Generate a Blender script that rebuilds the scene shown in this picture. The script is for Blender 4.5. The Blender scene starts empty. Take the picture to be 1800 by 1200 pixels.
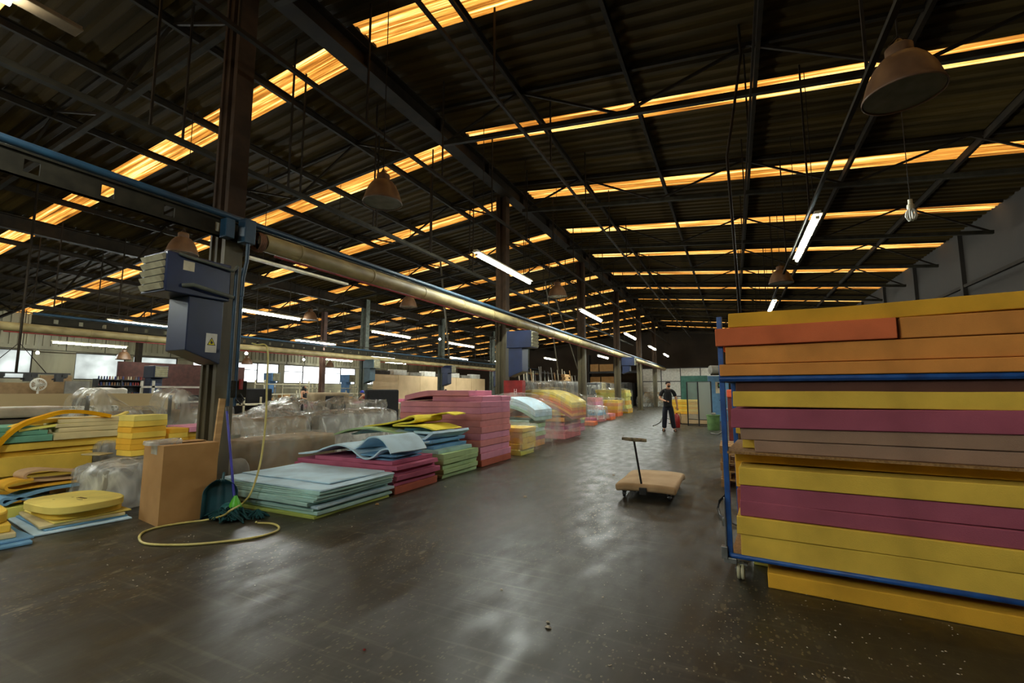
import bpy, bmesh, math, random
from mathutils import Vector, Matrix, noise
R = math.radians
rnd = random.Random(7)
SC = bpy.context.scene
COL = SC.collection

# ------------------------------------------------------------------ camera
H = 1.46; F0 = 801.0
PITCH = math.atan(87/801.0); YAW = math.atan(390/math.hypot(801, 87))
cam_d = bpy.data.cameras.new('camera'); cam = bpy.data.objects.new('camera', cam_d); COL.objects.link(cam)
cam_d.sensor_width = 36; cam_d.lens = 36*F0/1800; cam_d.clip_start = .05; cam_d.clip_end = 300
cam.location = (0, 0, H); cam.rotation_euler = (math.pi/2 + PITCH, 0, YAW)
SC.camera = cam
# ------------------------------------------------------------------ world, exposure
W = bpy.data.worlds.new('overcast_sky'); SC.world = W; W.use_nodes = True
bgn = W.node_tree.nodes['Background']; bgn.inputs[0].default_value = (.93, .97, 1.0, 1); bgn.inputs[1].default_value = 8.0
SC.view_settings.view_transform = 'Standard'; SC.view_settings.look = 'None'
SC.view_settings.gamma = 1; SC.view_settings.use_curve_mapping = False
SC.view_settings.exposure = 0.55
TUBE = 170.0         # light tube strength
cy = SC.cycles
cy.max_bounces = 5; cy.diffuse_bounces = 3; cy.glossy_bounces = 2; cy.transmission_bounces = 3
cy.transparent_max_bounces = 16; cy.sample_clamp_indirect = 4.0; cy.caustics_reflective = False; cy.caustics_refractive = False
cy.use_denoising = True; cy.use_light_tree = True

# ------------------------------------------------------------------ measuring helpers (surveyed sight lines)
_F = Vector((-math.sin(YAW)*math.cos(PITCH), math.cos(YAW)*math.cos(PITCH), math.sin(PITCH)))
_R = Vector((math.cos(YAW), math.sin(YAW), 0)); _U = _R.cross(_F); _C = Vector((0, 0, H))
def ray(x, y): return _F + _R*((x-900)/F0) + _U*((600-y)/F0)
def onz(x, y, z=0.0): r = ray(x, y); return _C + r*((z-H)/r.z)
def onx(x, y, X): r = ray(x, y); return _C + r*(X/r.x)
def ony(x, y, Y): r = ray(x, y); return _C + r*(Y/r.y)

# ------------------------------------------------------------------ materials
def lin(c):
    return tuple(((v/255)/12.92 if v/255 <= .04045 else ((v/255+.055)/1.055)**2.4) for v in c) + (1,)
MATS = {}
def mat(name, c1, c2=None, rough=.7, scale=6, stretch=(1, 1, 1), bump=0, bscale=None, metal=0, lo=.35, hi=.65, detail=4, spec=.5, sheen=0):
    if name in MATS: return MATS[name]
    m = bpy.data.materials.new(name); m.use_nodes = True; nt = m.node_tree; N = nt.nodes; L = nt.links
    p = N['Principled BSDF']; p.inputs['Roughness'].default_value = rough; p.inputs['Metallic'].default_value = metal
    p.inputs['Specular IOR Level'].default_value = spec
    tc = N.new('ShaderNodeTexCoord'); mp = N.new('ShaderNodeMapping'); mp.inputs['Scale'].default_value = stretch
    L.new(tc.outputs['Object'], mp.inputs[0])
    n = N.new('ShaderNodeTexNoise'); n.inputs['Scale'].default_value = scale; n.inputs['Detail'].default_value = detail
    L.new(mp.outputs[0], n.inputs['Vector'])
    cr = N.new('ShaderNodeValToRGB'); cr.color_ramp.elements[0].position = lo; cr.color_ramp.elements[1].position = hi
    cr.color_ramp.elements[0].color = lin(c2 if c2 else c1); cr.color_ramp.elements[1].color = lin(c1)
    L.new(n.outputs[0], cr.inputs[0]); L.new(cr.outputs[0], p.inputs['Base Color'])
    if bump:
        b = N.new('ShaderNodeBump'); b.inputs['Strength'].default_value = bump; b.inputs['Distance'].default_value = .02
        n2 = N.new('ShaderNodeTexNoise'); n2.inputs['Scale'].default_value = bscale or scale*6; n2.inputs['Detail'].default_value = 3
        L.new(mp.outputs[0], n2.inputs['Vector']); L.new(n2.outputs[0], b.inputs['Height']); L.new(b.outputs[0], p.inputs['Normal'])
    MATS[name] = m
    return m
def foam(name, c, d=None):
    d = d or tuple(int(v*.86) for v in c)
    return mat('foam_'+name, c, d, rough=.95, scale=2.2, bump=.25, bscale=160, spec=.15, lo=.3, hi=.6)
def emit(name, c, s):
    m = bpy.data.materials.new(name); m.use_nodes = True; nt = m.node_tree; nt.nodes.clear()
    e = nt.nodes.new('ShaderNodeEmission'); e.inputs[0].default_value = c; e.inputs[1].default_value = s
    o = nt.nodes.new('ShaderNodeOutputMaterial'); nt.links.new(e.outputs[0], o.inputs[0]); return m
def plastic(name, tint=(214, 214, 202), lo=.14, hi=.55, scale=3.0, rough=.22):
    m = bpy.data.materials.new(name); m.use_nodes = True; nt = m.node_tree; N = nt.nodes; L = nt.links
    p = N['Principled BSDF']; p.inputs['Base Color'].default_value = lin(tint); p.inputs['Roughness'].default_value = rough
    p.inputs['Specular IOR Level'].default_value = .8
    t = N.new('ShaderNodeBsdfTransparent'); mx = N.new('ShaderNodeMixShader')
    tc = N.new('ShaderNodeTexCoord'); w = N.new('ShaderNodeTexNoise'); w.inputs['Scale'].default_value = scale; w.inputs['Detail'].default_value = 2.5
    w.inputs['Distortion'].default_value = 1.2
    mp = N.new('ShaderNodeMapping'); mp.inputs['Scale'].default_value = (1, 1, .45)
    L.new(tc.outputs['Object'], mp.inputs[0]); L.new(mp.outputs[0], w.inputs['Vector'])
    r = N.new('ShaderNodeMapRange'); r.inputs[1].default_value = .42; r.inputs[2].default_value = .68; r.inputs[3].default_value = lo; r.inputs[4].default_value = hi
    L.new(w.outputs[0], r.inputs[0]); L.new(r.outputs[0], mx.inputs[0])
    b = N.new('ShaderNodeBump'); b.inputs['Strength'].default_value = .6; b.inputs['Distance'].default_value = .05
    L.new(w.outputs[0], b.inputs['Height']); L.new(b.outputs[0], p.inputs['Normal'])
    L.new(t.outputs[0], mx.inputs[1]); L.new(p.outputs[0], mx.inputs[2]); L.new(mx.outputs[0], N['Material Output'].inputs[0])
    MATS[name] = m; return m

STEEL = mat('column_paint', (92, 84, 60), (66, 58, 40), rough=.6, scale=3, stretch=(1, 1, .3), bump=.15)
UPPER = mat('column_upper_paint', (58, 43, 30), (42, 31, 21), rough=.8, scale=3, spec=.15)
STEELB = mat('brown_paint', (96, 66, 52), (72, 48, 38), rough=.6, scale=3)
DARK = mat('roof_steel', (36, 28, 16), (23, 17, 10), rough=.7, scale=4, spec=.15)
CHANNEL = mat('channel_steel', (42, 38, 28), (27, 24, 16), rough=.75, scale=5, spec=.15)
ROOF = mat('roof_sheet', (64, 50, 20), (36, 28, 10), rough=.7, scale=1.2, stretch=(.15, 3, 1), spec=.12)
BLUE = mat('heater_blue', (30, 42, 74), (24, 34, 60), rough=.38, scale=2.5)
BLUEP = mat('pipe_blue', (26, 62, 84), (20, 46, 64), rough=.45, scale=4)
CARTB = mat('cart_blue', (34, 92, 170), (24, 66, 130), rough=.4, scale=9)
BEIGEP = mat('duct_beige', (160, 144, 98), (122, 106, 68), rough=.55, scale=5, stretch=(1, .5, 1))
REDP = mat('red_paint', (150, 34, 30), (120, 26, 24), rough=.45)
BLACK = mat('black_fabric', (22, 22, 25), (14, 14, 16), rough=.85)
BLKM = mat('black_metal', (26, 26, 26), (18, 18, 18), rough=.4)
WHITEM = mat('white_paint', (222, 220, 208), (196, 194, 182), rough=.5)
CREAM = mat('cream_metal', (214, 206, 178), (184, 174, 144), rough=.5)
WOOD = mat('pine_wood', (196, 158, 104), (160, 120, 72), rough=.7, scale=4, stretch=(.4, .4, 4))
MDF = mat('mdf_board', (186, 158, 116), (168, 140, 98), rough=.75, scale=3)
PANEL = mat('beige_panel', (226, 196, 152), (210, 180, 136), rough=.7, scale=1)
CARD = mat('cardboard', (180, 138, 84), (164, 122, 70), rough=.85, scale=3)
DCARD = mat('dark_cardboard', (120, 88, 52), (90, 64, 38), rough=.9, scale=3)
GREYF = mat('grey_fabric', (140, 138, 128), (114, 110, 102), rough=.9, scale=4)
TANF = mat('tan_fabric', (160, 142, 112), (136, 118, 90), rough=.9, scale=4)
DGREY = mat('dark_grey_fabric', (84, 84, 84), (60, 60, 60), rough=.9)
SHADE_DARK = mat('dark_housing', (96, 78, 54), (70, 56, 38), rough=.6)
TUBEM = emit('tube_glow', (.93, 1.0, .93, 1), TUBE)
BULBM = emit('bulb_glow', (1, .97, .9, 1), 40)
PLW = plastic('plastic_wrap')
PLT = plastic('thin_plastic', lo=.04, hi=.3, scale=2.4, rough=.12)
PLD = plastic('dense_plastic', tint=(210, 212, 205), lo=.3, hi=.85, scale=5)

Y1 = foam('yellow', (246, 208, 88)); Y2 = foam('golden', (240, 184, 62)); YP = foam('pale_yellow', (240, 220, 120)); CRM = foam('cream', (222, 208, 158))
YG = foam('lemon', (236, 232, 120)); PK = foam('pink', (220, 150, 172)); PK2 = foam('salmon', (222, 146, 146)); MAG = foam('magenta', (190, 104, 132))
BRK = foam('brick', (184, 104, 84)); MV = foam('mauve', (176, 96, 116)); TP = foam('taupe', (172, 140, 118)); BRN = foam('brown', (104, 72, 62))
OR1 = foam('orange', (238, 162, 84)); OR2 = foam('red_orange', (230, 124, 80)); LB = foam('light_blue', (204, 234, 250)); SB = foam('sky_blue', (126, 176, 214))
TL = foam('teal', (116, 176, 150)); GN = foam('pale_green', (178, 206, 152)); MINT = foam('mint', (176, 214, 206)); PKB = foam('pinkish_beige', (206, 172, 132)); LIME = foam('lime', (172, 186, 96))
COLNAME = {Y1: 'yellow', Y2: 'golden yellow', YP: 'pale yellow', CRM: 'cream', YG: 'lemon yellow', PK: 'pink', PK2: 'salmon pink', MAG: 'magenta', BRK: 'brick brown', MV: 'mauve',
           TP: 'taupe', BRN: 'dark brown', OR1: 'orange', OR2: 'red-orange', LB: 'light blue', SB: 'sky blue', TL: 'teal', GN: 'pale green', MINT: 'mint green', PKB: 'beige', LIME: 'lime green'}

# ------------------------------------------------------------------ mesh helpers
class MB:
    def __init__(s): s.v = []; s.f = []
    def add(s, vs, fs):
        o = len(s.v); s.v += [tuple(v) for v in vs]; s.f += [tuple(i+o for i in f) for f in fs]; return s
    def box(s, c, d, rz=0, M=None):
        hx, hy, hz = d[0]/2, d[1]/2, d[2]/2
        vs = [Vector((x, y, z)) for x in (-hx, hx) for y in (-hy, hy) for z in (-hz, hz)]
        Q = M or Matrix.Rotation(rz, 3, 'Z')
        vs = [Q @ v + Vector(c) for v in vs]
        return s.add(vs, [(0, 1, 3, 2), (4, 6, 7, 5), (0, 4, 5, 1), (2, 3, 7, 6), (0, 2, 6, 4), (1, 5, 7, 3)])
    def b2(s, lo, hi):
        return s.box([(a+b)/2 for a, b in zip(lo, hi)], [abs(b-a) for a, b in zip(lo, hi)])
    def bar(s, p, q, w, h=None, up=(0, 0, 1)):
        p = Vector(p); q = Vector(q); d = (q-p); L = d.length; d.normalize(); u = Vector(up)
        if abs(d.dot(u)) > .98: u = Vector((1, 0, 0))
        x = d.cross(u).normalized(); z = x.cross(d); M = Matrix((x, d, z)).transposed()
        return s.box((p+q)/2, (w, L, h or w), M=M)
    def tube(s, pts, r, n=10, cap=True, radii=None, sq=1.0):
        pts = [Vector(p) for p in pts]; m = len(pts); rings = []
        t0 = (pts[1]-pts[0]).normalized(); a = Vector((0, 0, 1)) if abs(t0.z) < .9 else Vector((1, 0, 0))
        nrm = (a - t0*a.dot(t0)).normalized(); vs = []
        for i in range(m):
            t = (pts[min(i+1, m-1)]-pts[max(i-1, 0)]).normalized()
            nrm = (nrm - t*nrm.dot(t)).normalized(); b = t.cross(nrm); rr = radii[i] if radii else r
            for k in range(n):
                an = 2*math.pi*k/n; vs.append(pts[i] + nrm*math.cos(an)*rr*sq + b*math.sin(an)*rr)
        fs = [(i*n+k, i*n+(k+1) % n, (i+1)*n+(k+1) % n, (i+1)*n+k) for i in range(m-1) for k in range(n)]
        if cap: fs += [tuple(range(n-1, -1, -1)), tuple((m-1)*n+k for k in range(n))]
        return s.add(vs, fs)
    def lathe(s, prof, n=24, c=(0, 0, 0), cap=False):
        vs = [(c[0]+r*math.cos(2*math.pi*k/n), c[1]+r*math.sin(2*math.pi*k/n), c[2]+z) for r, z in prof for k in range(n)]
        fs = [(i*n+k, i*n+(k+1) % n, (i+1)*n+(k+1) % n, (i+1)*n+k) for i in range(len(prof)-1) for k in range(n)]
        if cap: fs += [tuple(range(n-1, -1, -1)), tuple((len(prof)-1)*n+k for k in range(n))]
        return s.add(vs, fs)
    def build(s, name, m, parent=None, loc=(0, 0, 0), rz=0, bevel=0, smooth=None, seg=2, solid=0):
        me = bpy.data.meshes.new(name); me.from_pydata(s.v, [], s.f); me.update()
        bm = bmesh.new(); bm.from_mesh(me); bmesh.ops.recalc_face_normals(bm, faces=bm.faces); bm.to_mesh(me); bm.free()
        if smooth is not None:
            me.polygons.foreach_set('use_smooth', [True]*len(me.polygons)); me.set_sharp_from_angle(angle=R(smooth))
        o = bpy.data.objects.new(name, me); COL.objects.link(o)
        ms = m if isinstance(m, (list, tuple)) else [m]
        for x in ms: me.materials.append(x)
        o.location = loc; o.rotation_euler = (0, 0, rz)
        if parent: o.parent = parent
        if solid:
            sd = o.modifiers.new('thick', 'SOLIDIFY'); sd.thickness = solid; sd.offset = 0
        if bevel:
            b = o.modifiers.new('edge', 'BEVEL'); b.width = bevel; b.segments = seg; b.limit_method = 'ANGLE'; b.angle_limit = R(40)
        return o
def tag(o, label, cat, group=None, kind=None):
    o['label'] = label; o['category'] = cat
    if group: o['group'] = group
    if kind: o['kind'] = kind
    return o
def struct(o): o['kind'] = 'structure'; return o
def empty(name, loc, label, cat, group=None, rz=0):
    o = bpy.data.objects.new(name, None); COL.objects.link(o); o.location = loc; o.rotation_euler = (0, 0, rz); o.empty_display_size = .1
    return tag(o, label, cat, group)
def copy_tree(o, parent=None, kids=None):
    c = o.copy(); COL.objects.link(c)
    if parent: c.parent = parent
    for ch in [k for k in o.children]: copy_tree(ch, c)
    return c
ORD = ['lowest', 'second', 'third', 'fourth', 'fifth', 'sixth', 'seventh', 'eighth', 'ninth', 'tenth', 'eleventh', 'twelfth', 'thirteenth', 'fourteenth', 'fifteenth', 'sixteenth', 'seventeenth']
NTH = ['first'] + ORD[1:]

def slab(w, d, h, bend=None, nx=10, ny=6, jit=.006, seed=0, shape=None):
    """foam block centred in x,y and resting on z=0; bend(x,y) lifts it"""
    g = MB(); V = {}
    def P(i, j, k):
        key = (i, j, k)
        if key not in V:
            x = -w/2+w*i/nx; y = -d/2+d*j/ny; z = h*k
            e = noise.noise_vector(Vector((x*1.7+seed*3.1, y*1.7, k*2.0)))*jit
            if shape: x, y = shape(x, y)
            b = bend(x, y) if bend else 0
            V[key] = len(g.v); g.v.append((x+e.x*1.5, y+e.y*1.5, z+b+(e.z if k else 0)))
        return V[key]
    for i in range(nx):
        for j in range(ny):
            g.f.append((P(i, j, 1), P(i+1, j, 1), P(i+1, j+1, 1), P(i, j+1, 1))); g.f.append((P(i, j, 0), P(i, j+1, 0), P(i+1, j+1, 0), P(i+1, j, 0)))
    for i in range(nx):
        g.f.append((P(i, 0, 0), P(i+1, 0, 0), P(i+1, 0, 1), P(i, 0, 1))); g.f.append((P(i, ny, 0), P(i, ny, 1), P(i+1, ny, 1), P(i+1, ny, 0)))
    for j in range(ny):
        g.f.append((P(0, j, 0), P(0, j, 1), P(0, j+1, 1), P(0, j+1, 0))); g.f.append((P(nx, j, 0), P(nx, j+1, 0), P(nx, j+1, 1), P(nx, j, 1)))
    return g
_seed = [0]
def block(m, c, dims, label, rz=0, bend=None, group=None, name='foam_block', cat='foam block', nx=10, ny=6, jit=.006, bevel=.008, shape=None):
    _seed[0] += 1
    o = slab(dims[0], dims[1], dims[2], bend, nx, ny, jit, _seed[0], shape).build(name, m, None, c, rz, bevel=bevel, smooth=40)
    return tag(o, label, cat, group)
def stack(xc, yc, w, d, layers, where, rz=0, group=None, z0=0.0, jx=.03, bend=None, name='foam_block', cat='foam block', gap=.002, bevel=.008, jit=.006):
    z = z0; n = len(layers)
    for i, l in enumerate(layers):
        m, h = l[0], l[1]; dw = l[2] if len(l) > 2 else 0; dx = l[3] if len(l) > 3 else rnd.uniform(-jx, jx); dy = l[4] if len(l) > 4 else rnd.uniform(-jx, jx)
        pos = 'topmost' if i == n-1 and n > 1 else (ORD[i] + (' up' if i else ''))
        block(m, (xc+dx, yc+dy, z), (w+dw, d+dw*.5, h), '%s foam slab, %s of %s' % (COLNAME[m], pos, where), rz+rnd.uniform(-.012, .012), bend, group or ('foam slabs of '+where), name, cat, bevel=bevel, jit=jit)
        z += h+gap
    return z
def ribbon(prof, th, width, skew=0, nz=8, wav=0, seed=0, taper=0):
    """sheet whose cross-section follows prof (x,z points), extruded along y"""
    pts = [Vector((p[0], 0, p[1])) for p in prof]
    # resample smoothly
    q = []
    for i in range(len(pts)-1):
        p0 = pts[max(i-1, 0)]; p1 = pts[i]; p2 = pts[i+1]; p3 = pts[min(i+2, len(pts)-1)]
        for k in range(5):
            t = k/5; q.append(.5*((2*p1)+(-p0+p2)*t+(2*p0-5*p1+4*p2-p3)*t*t+(-p0+3*p1-3*p2+p3)*t**3))
    q.append(pts[-1]); m = len(q); g = MB()
    for j in range(nz+1):
        v = j/nz; y = (v-.5)*width
        for i in range(m):
            t = (q[min(i+1, m-1)]-q[max(i-1, 0)]).normalized(); nn = Vector((-t.z, 0, t.x)); sc = 1-taper*v
            a = noise.noise(Vector((i*.17+seed, v*2.3, 0)))*wav
            for sg in (1, -1):
                p = q[i]*sc + nn*th/2*sg; g.v.append((p.x+skew*v, y+noise.noise(Vector((i*.11, seed, 3)))*wav*2, max(p.z*1.0+a, sg*.001+th*.3)))
    st = 2*m
    for j in range(nz):
        for i in range(m-1):
            a = j*st+i*2
            g.f.append((a, a+2, a+st+2, a+st)); g.f.append((a+1, a+st+1, a+st+3, a+3))
        a = j*st; g.f.append((a, a+st, a+st+1, a+1)); a = j*st+2*(m-1); g.f.append((a, a+1, a+st+1, a+st))
    for j in (0, nz):
        for i in range(m-1):
            a = j*st+i*2; g.f.append((a, a+1, a+3, a+2))
    return g
def shell(dims, n=14, p=7.0, amp=.03, seed=0, flare=0, openb=True, top=None, sag=0):
    """rounded cover over a box of the given size, its rim on z=0, creased by noise"""
    w, d, h = dims; g = MB(); V = {}
    def P(x, y, z):
        key = (round(x, 5), round(y, 5), round(z, 5))
        if key in V: return V[key]
        vv = Vector((x, y, z)); nrm = (abs(x)**p+abs(y)**p+abs(max(z, -.2))**p)**(1/p); s = vv/max(nrm, .001) if z > -.5 else Vector((x, y, z))/((abs(x)**p+abs(y)**p)**(1/p) or 1)
        if z <= -.5: s.z = z
        X = s.x*w/2; Y = s.y*d/2; Z = (s.z+1)/2*h
        q = Vector((X*1.6+seed*7.3, Y*1.6, Z*1.1)); c = 1-abs(noise.noise(q*1.5)); c2 = 1-abs(noise.noise(q*4.1+Vector((5, 2, 1))))
        dsp = amp*(c*c*1.2-.7 + .5*(c2**3)); dr = Vector((s.x, s.y, max(s.z, 0)*.7)); dr.normalize()
        fl = flare*(1-min(Z/h, 1))**2
        X += dr.x*(dsp+fl); Y += dr.y*(dsp+fl); Z += dr.z*dsp
        if top: Z += top(X, Y)*(Z/h)**2
        V[key] = len(g.v); g.v.append((X, Y, max(Z, .004))); return V[key]
    st = 2.0/n
    for i in range(n):
        for j in range(n):
            a, b = -1+i*st, -1+j*st; a2, b2 = a+st, b+st
            g.f.append((P(a, b, 1), P(a2, b, 1), P(a2, b2, 1), P(a, b2, 1)))
            for sg in (-1, 1):
                g.f.append((P(sg, a, b), P(sg, a2, b), P(sg, a2, b2), P(sg, a, b2)))
                g.f.append((P(a, sg, b), P(a2, sg, b), P(a2, sg, b2), P(a, sg, b2)))
    return g
def cover(c, dims, label, rz=0, m=None, amp=.03, seed=1, flare=.03, top=None, name='plastic_cover', n=16, p=7.0):
    o = shell(dims, n=n, amp=amp, seed=seed, flare=flare, top=top, p=p).build(name, m or PLW, None, c, rz, smooth=50)
    return tag(o, label, 'plastic cover')

# ================================================================== SETTING
XR, ZR, SL = -6.3, 8.2, .1
XW, XE, YB, YF = -33.3, 7.2, -7.0, 52.0
def roofz(x): return ZR - SL*abs(x-XR)
# floor
def floor_mat():
    m = bpy.data.materials.new('floor_concrete'); m.use_nodes = True; N = m.node_tree.nodes; L = m.node_tree.links; p = N['Principled BSDF']
    tc = N.new('ShaderNodeTexCoord')
    def nz(sc, det, st=(1, 1, 1), rot=0):
        mp = N.new('ShaderNodeMapping'); mp.inputs['Scale'].default_value = st; mp.inputs['Rotation'].default_value = (0, 0, rot); L.new(tc.outputs['Object'], mp.inputs[0])
        n = N.new('ShaderNodeTexNoise'); n.inputs['Scale'].default_value = sc; n.inputs['Detail'].default_value = det; L.new(mp.outputs[0], n.inputs['Vector']); return n.outputs[0]
    def ramp(src, a, b, ca, cb):
        r = N.new('ShaderNodeValToRGB'); r.color_ramp.elements[0].position = a; r.color_ramp.elements[1].position = b
        r.color_ramp.elements[0].color = ca; r.color_ramp.elements[1].color = cb; L.new(src, r.inputs[0]); return r.outputs[0]
    def mix(f, a, b, bt='MIX'):
        x = N.new('ShaderNodeMix'); x.data_type = 'RGBA'; x.blend_type = bt
        for s, v in ((x.inputs[0], f), (x.inputs[6], a), (x.inputs[7], b)):
            if hasattr(v, 'links'): L.new(v, s)
            else: s.default_value = v
        return x.outputs[2]
    g = lambda v: (v, v, v, 1)
    def vor(sc, thr, st=(1, 1, 1), keep=.25, rot=0):
        """sparse small flecks: voronoi cells, only some of which are filled near their centre"""
        mp = N.new('ShaderNodeMapping'); mp.inputs['Scale'].default_value = st; mp.inputs['Rotation'].default_value = (0, 0, rot); L.new(tc.outputs['Object'], mp.inputs[0])
        ns = N.new('ShaderNodeTexNoise'); ns.inputs['Scale'].default_value = sc*1.5; ns.inputs['Detail'].default_value = 3; L.new(mp.outputs[0], ns.inputs['Vector'])
        ad = N.new('ShaderNodeVectorMath'); ad.operation = 'MULTIPLY_ADD'; ad.inputs[1].default_value = (.5/sc,)*3; L.new(ns.outputs['Color'], ad.inputs[0]); L.new(mp.outputs[0], ad.inputs[2])
        v = N.new('ShaderNodeTexVoronoi'); v.inputs['Scale'].default_value = sc; v.voronoi_dimensions = '2D'; L.new(ad.outputs[0], v.inputs['Vector'])
        a = ramp(v.outputs['Distance'], thr*.7, thr, g(1), g(0)); sp = N.new('ShaderNodeSeparateColor'); L.new(v.outputs['Color'], sp.inputs[0])
        b = ramp(sp.outputs[0], keep, keep+.02, g(1), g(0)); return mix(1.0, a, b, 'MULTIPLY')
    base = ramp(nz(.5, 5), .35, .65, lin((47, 44, 35)), lin((70, 68, 56)))
    c = mix(1.0, base, ramp(nz(4, 10, (1, .5, 1), .5), .35, .65, g(.74), g(1.06)), 'MULTIPLY')
    c = mix(1.0, c, ramp(nz(1.4, 8, (1, .5, 1), .3), .42, .62, g(.72), g(1.0)), 'MULTIPLY')
    c = mix(ramp(nz(7, 10, (.12, 3, 1), .9), .56, .74, g(0), g(.28)), c, lin((122, 116, 96)))
    c = mix(ramp(nz(6, 10, (3, .12, 1), .35), .56, .74, g(0), g(.5)), c, lin((42, 38, 31)))
    zone = ramp(nz(.8, 6, (1, .6, 1)), .45, .65, g(.08), g(.9))
    for sc_, th_, kp_, st_, ro_, col_ in ((7, .2, .1, (1, .45, 1), .4, (104, 98, 78)), (22, .26, .12, (1, .5, 1), .9, (118, 108, 82)), (50, .3, .14, (1, .6, 1), 0, (140, 128, 96)), (5, .2, .08, (1, .4, 1), 1.2, (50, 46, 38))):
        c = mix(mix(1.0, vor(sc_, th_, st_, kp_, ro_), zone, 'MULTIPLY'), c, lin(col_))
    L.new(c, p.inputs['Base Color'])
    rr = ramp(nz(6, 10, (1, .5, 1), .4), .35, .65, g(.34), g(.5)); L.new(rr, p.inputs['Roughness']); p.inputs['Specular IOR Level'].default_value = .45
    b = N.new('ShaderNodeBump'); b.inputs['Strength'].default_value = .1; b.inputs['Distance'].default_value = .01
    L.new(nz(22, 4, (1, .5, 1), .5), b.inputs['Height']); L.new(b.outputs[0], p.inputs['Normal'])
    return m
struct(MB().b2((XW, YB, -.2), (XE, YF, 0)).build('floor', floor_mat()))

# roof: corrugated sheet with amber skylight strips
def corr(x0, x1, y0, y1, pitch=.29, dep=.045, top=0.0):
    g = MB(); ys = []; n = max(1, round((y1-y0)/pitch)); pp = (y1-y0)/n
    for i in range(n):
        b = y0+i*pp; ys += [(b, 0), (b+pp*.36, 0), (b+pp*.5, dep), (b+pp*.86, dep)]
    ys.append((y1, 0)); nx = max(2, int(abs(x1-x0)/4))
    for i in range(nx+1):
        x = x0+(x1-x0)*i/nx
        for y, z in ys: g.v.append((x, y, roofz(x)+z+top))
    m = len(ys)
    g.f += [(i*m+k, i*m+k+1, (i+1)*m+k+1, (i+1)*m+k) for i in range(nx) for k in range(m-1)]
    return g
SKYP, SKYW = 3.93, .64
gl, gr = MB(), MB()
STARTS = {}
for sd, G, a, b, s0 in (('left', gl, XR, XW, 5.83), ('right', gr, XR, XE, 5.66)):
    ss = [s0+SKYP*k for k in range(-3, 12)]; ss = [v for v in ss if v > YB+.3 and v+SKYW < YF]; STARTS[sd] = ss; prev = YB
    for v in ss+[None]:
        c = corr(a, b, prev, v if v is not None else YF); G.add(c.v, c.f)
        if v is not None: prev = v+SKYW
struct(gl.build('ceiling', ROOF, solid=.006)); struct(gr.build('ceiling', ROOF, solid=.006))
def sky_mat():
    m = bpy.data.materials.new('amber_skylight'); m.use_nodes = True; N = m.node_tree.nodes; L = m.node_tree.links; N.clear()
    tc = N.new('ShaderNodeTexCoord'); mp = N.new('ShaderNodeMapping'); mp.inputs['Scale'].default_value = (.16, 9, 1); L.new(tc.outputs['Object'], mp.inputs[0])
    n = N.new('ShaderNodeTexNoise'); n.inputs['Scale'].default_value = 1.6; n.inputs['Detail'].default_value = 7; n.inputs['Roughness'].default_value = .62; L.new(mp.outputs[0], n.inputs['Vector'])
    r = N.new('ShaderNodeValToRGB'); e = r.color_ramp.elements
    e[0].position = .36; e[0].color = (.012, .004, .0008, 1); e[1].position = .64; e[1].color = (.30, .19, .06, 1)
    x = e.new(.45); x.color = (.075, .026, .003, 1); x = e.new(.54); x.color = (.155, .064, .010, 1)
    L.new(n.outputs[0], r.inputs[0]); t = N.new('ShaderNodeBsdfTranslucent'); L.new(r.outputs[0], t.inputs[0])
    d = N.new('ShaderNodeBsdfDiffuse'); d.inputs[0].default_value = (.1, .05, .02, 1); ad = N.new('ShaderNodeAddShader'); L.new(t.outputs[0], ad.inputs[0]); L.new(d.outputs[0], ad.inputs[1])
    o = N.new('ShaderNodeOutputMaterial'); L.new(ad.outputs[0], o.inputs[0]); return m
SKYM = sky_mat(); nwin = 1
for sd, a, b in (('left', XR-.12, XW), ('right', XR+.3, XE)):
    for v in STARTS[sd]:
        struct(corr(a, b, v, v+SKYW, .213, .04, .0).build('window_%d' % nwin, SKYM)); nwin += 1
        cap = MB(); cap.b2((min(XR, a), v, roofz(XR)-.05), (max(XR, a), v+SKYW, roofz(XR)+.05)); struct(cap.build('trim_%d' % nwin, DARK))
# walls
def siding_mat():
    return mat('wall_siding', (118, 112, 88), (86, 80, 60), rough=.7, scale=1.4, stretch=(1, 1, .2))
SID = siding_mat(); WBR = mat('wall_brown', (36, 29, 20), (27, 22, 15), rough=.85, scale=.8); PLAST = mat('wall_grey', (140, 134, 112), (110, 104, 84), rough=.85, scale=.8)
WBK = mat('wall_back', (56, 46, 32), (42, 34, 24), rough=.9, scale=.7)
wz0, wz1 = 2.1, 3.62
wins = [(-5, 1.2), (1.8, 10.6), (12.35, 14.7), (15.1, 17.6), (18.6, 21.0), (21.5, 25.2), (25.7, 29.4), (29.9, 33.6), (34.1, 37.8), (38.3, 42.0), (42.6, 46.5)]
g = MB(); g.b2((XW-.2, YB, 0), (XW, YF, wz0)); g.b2((XW-.2, YB, wz1), (XW, YF, 5.6)); p0 = YB
for a, b in wins: g.b2((XW-.2, p0, wz0), (XW, a, wz1)); p0 = b
g.b2((XW-.2, p0, wz0), (XW, YF, wz1))
yy = YB
while yy < YF: g.b2((XW, yy, wz1+.25), (XW+.05, yy+.14, 5.5)); yy += .32
struct(g.build('wall_left', SID))
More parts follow.
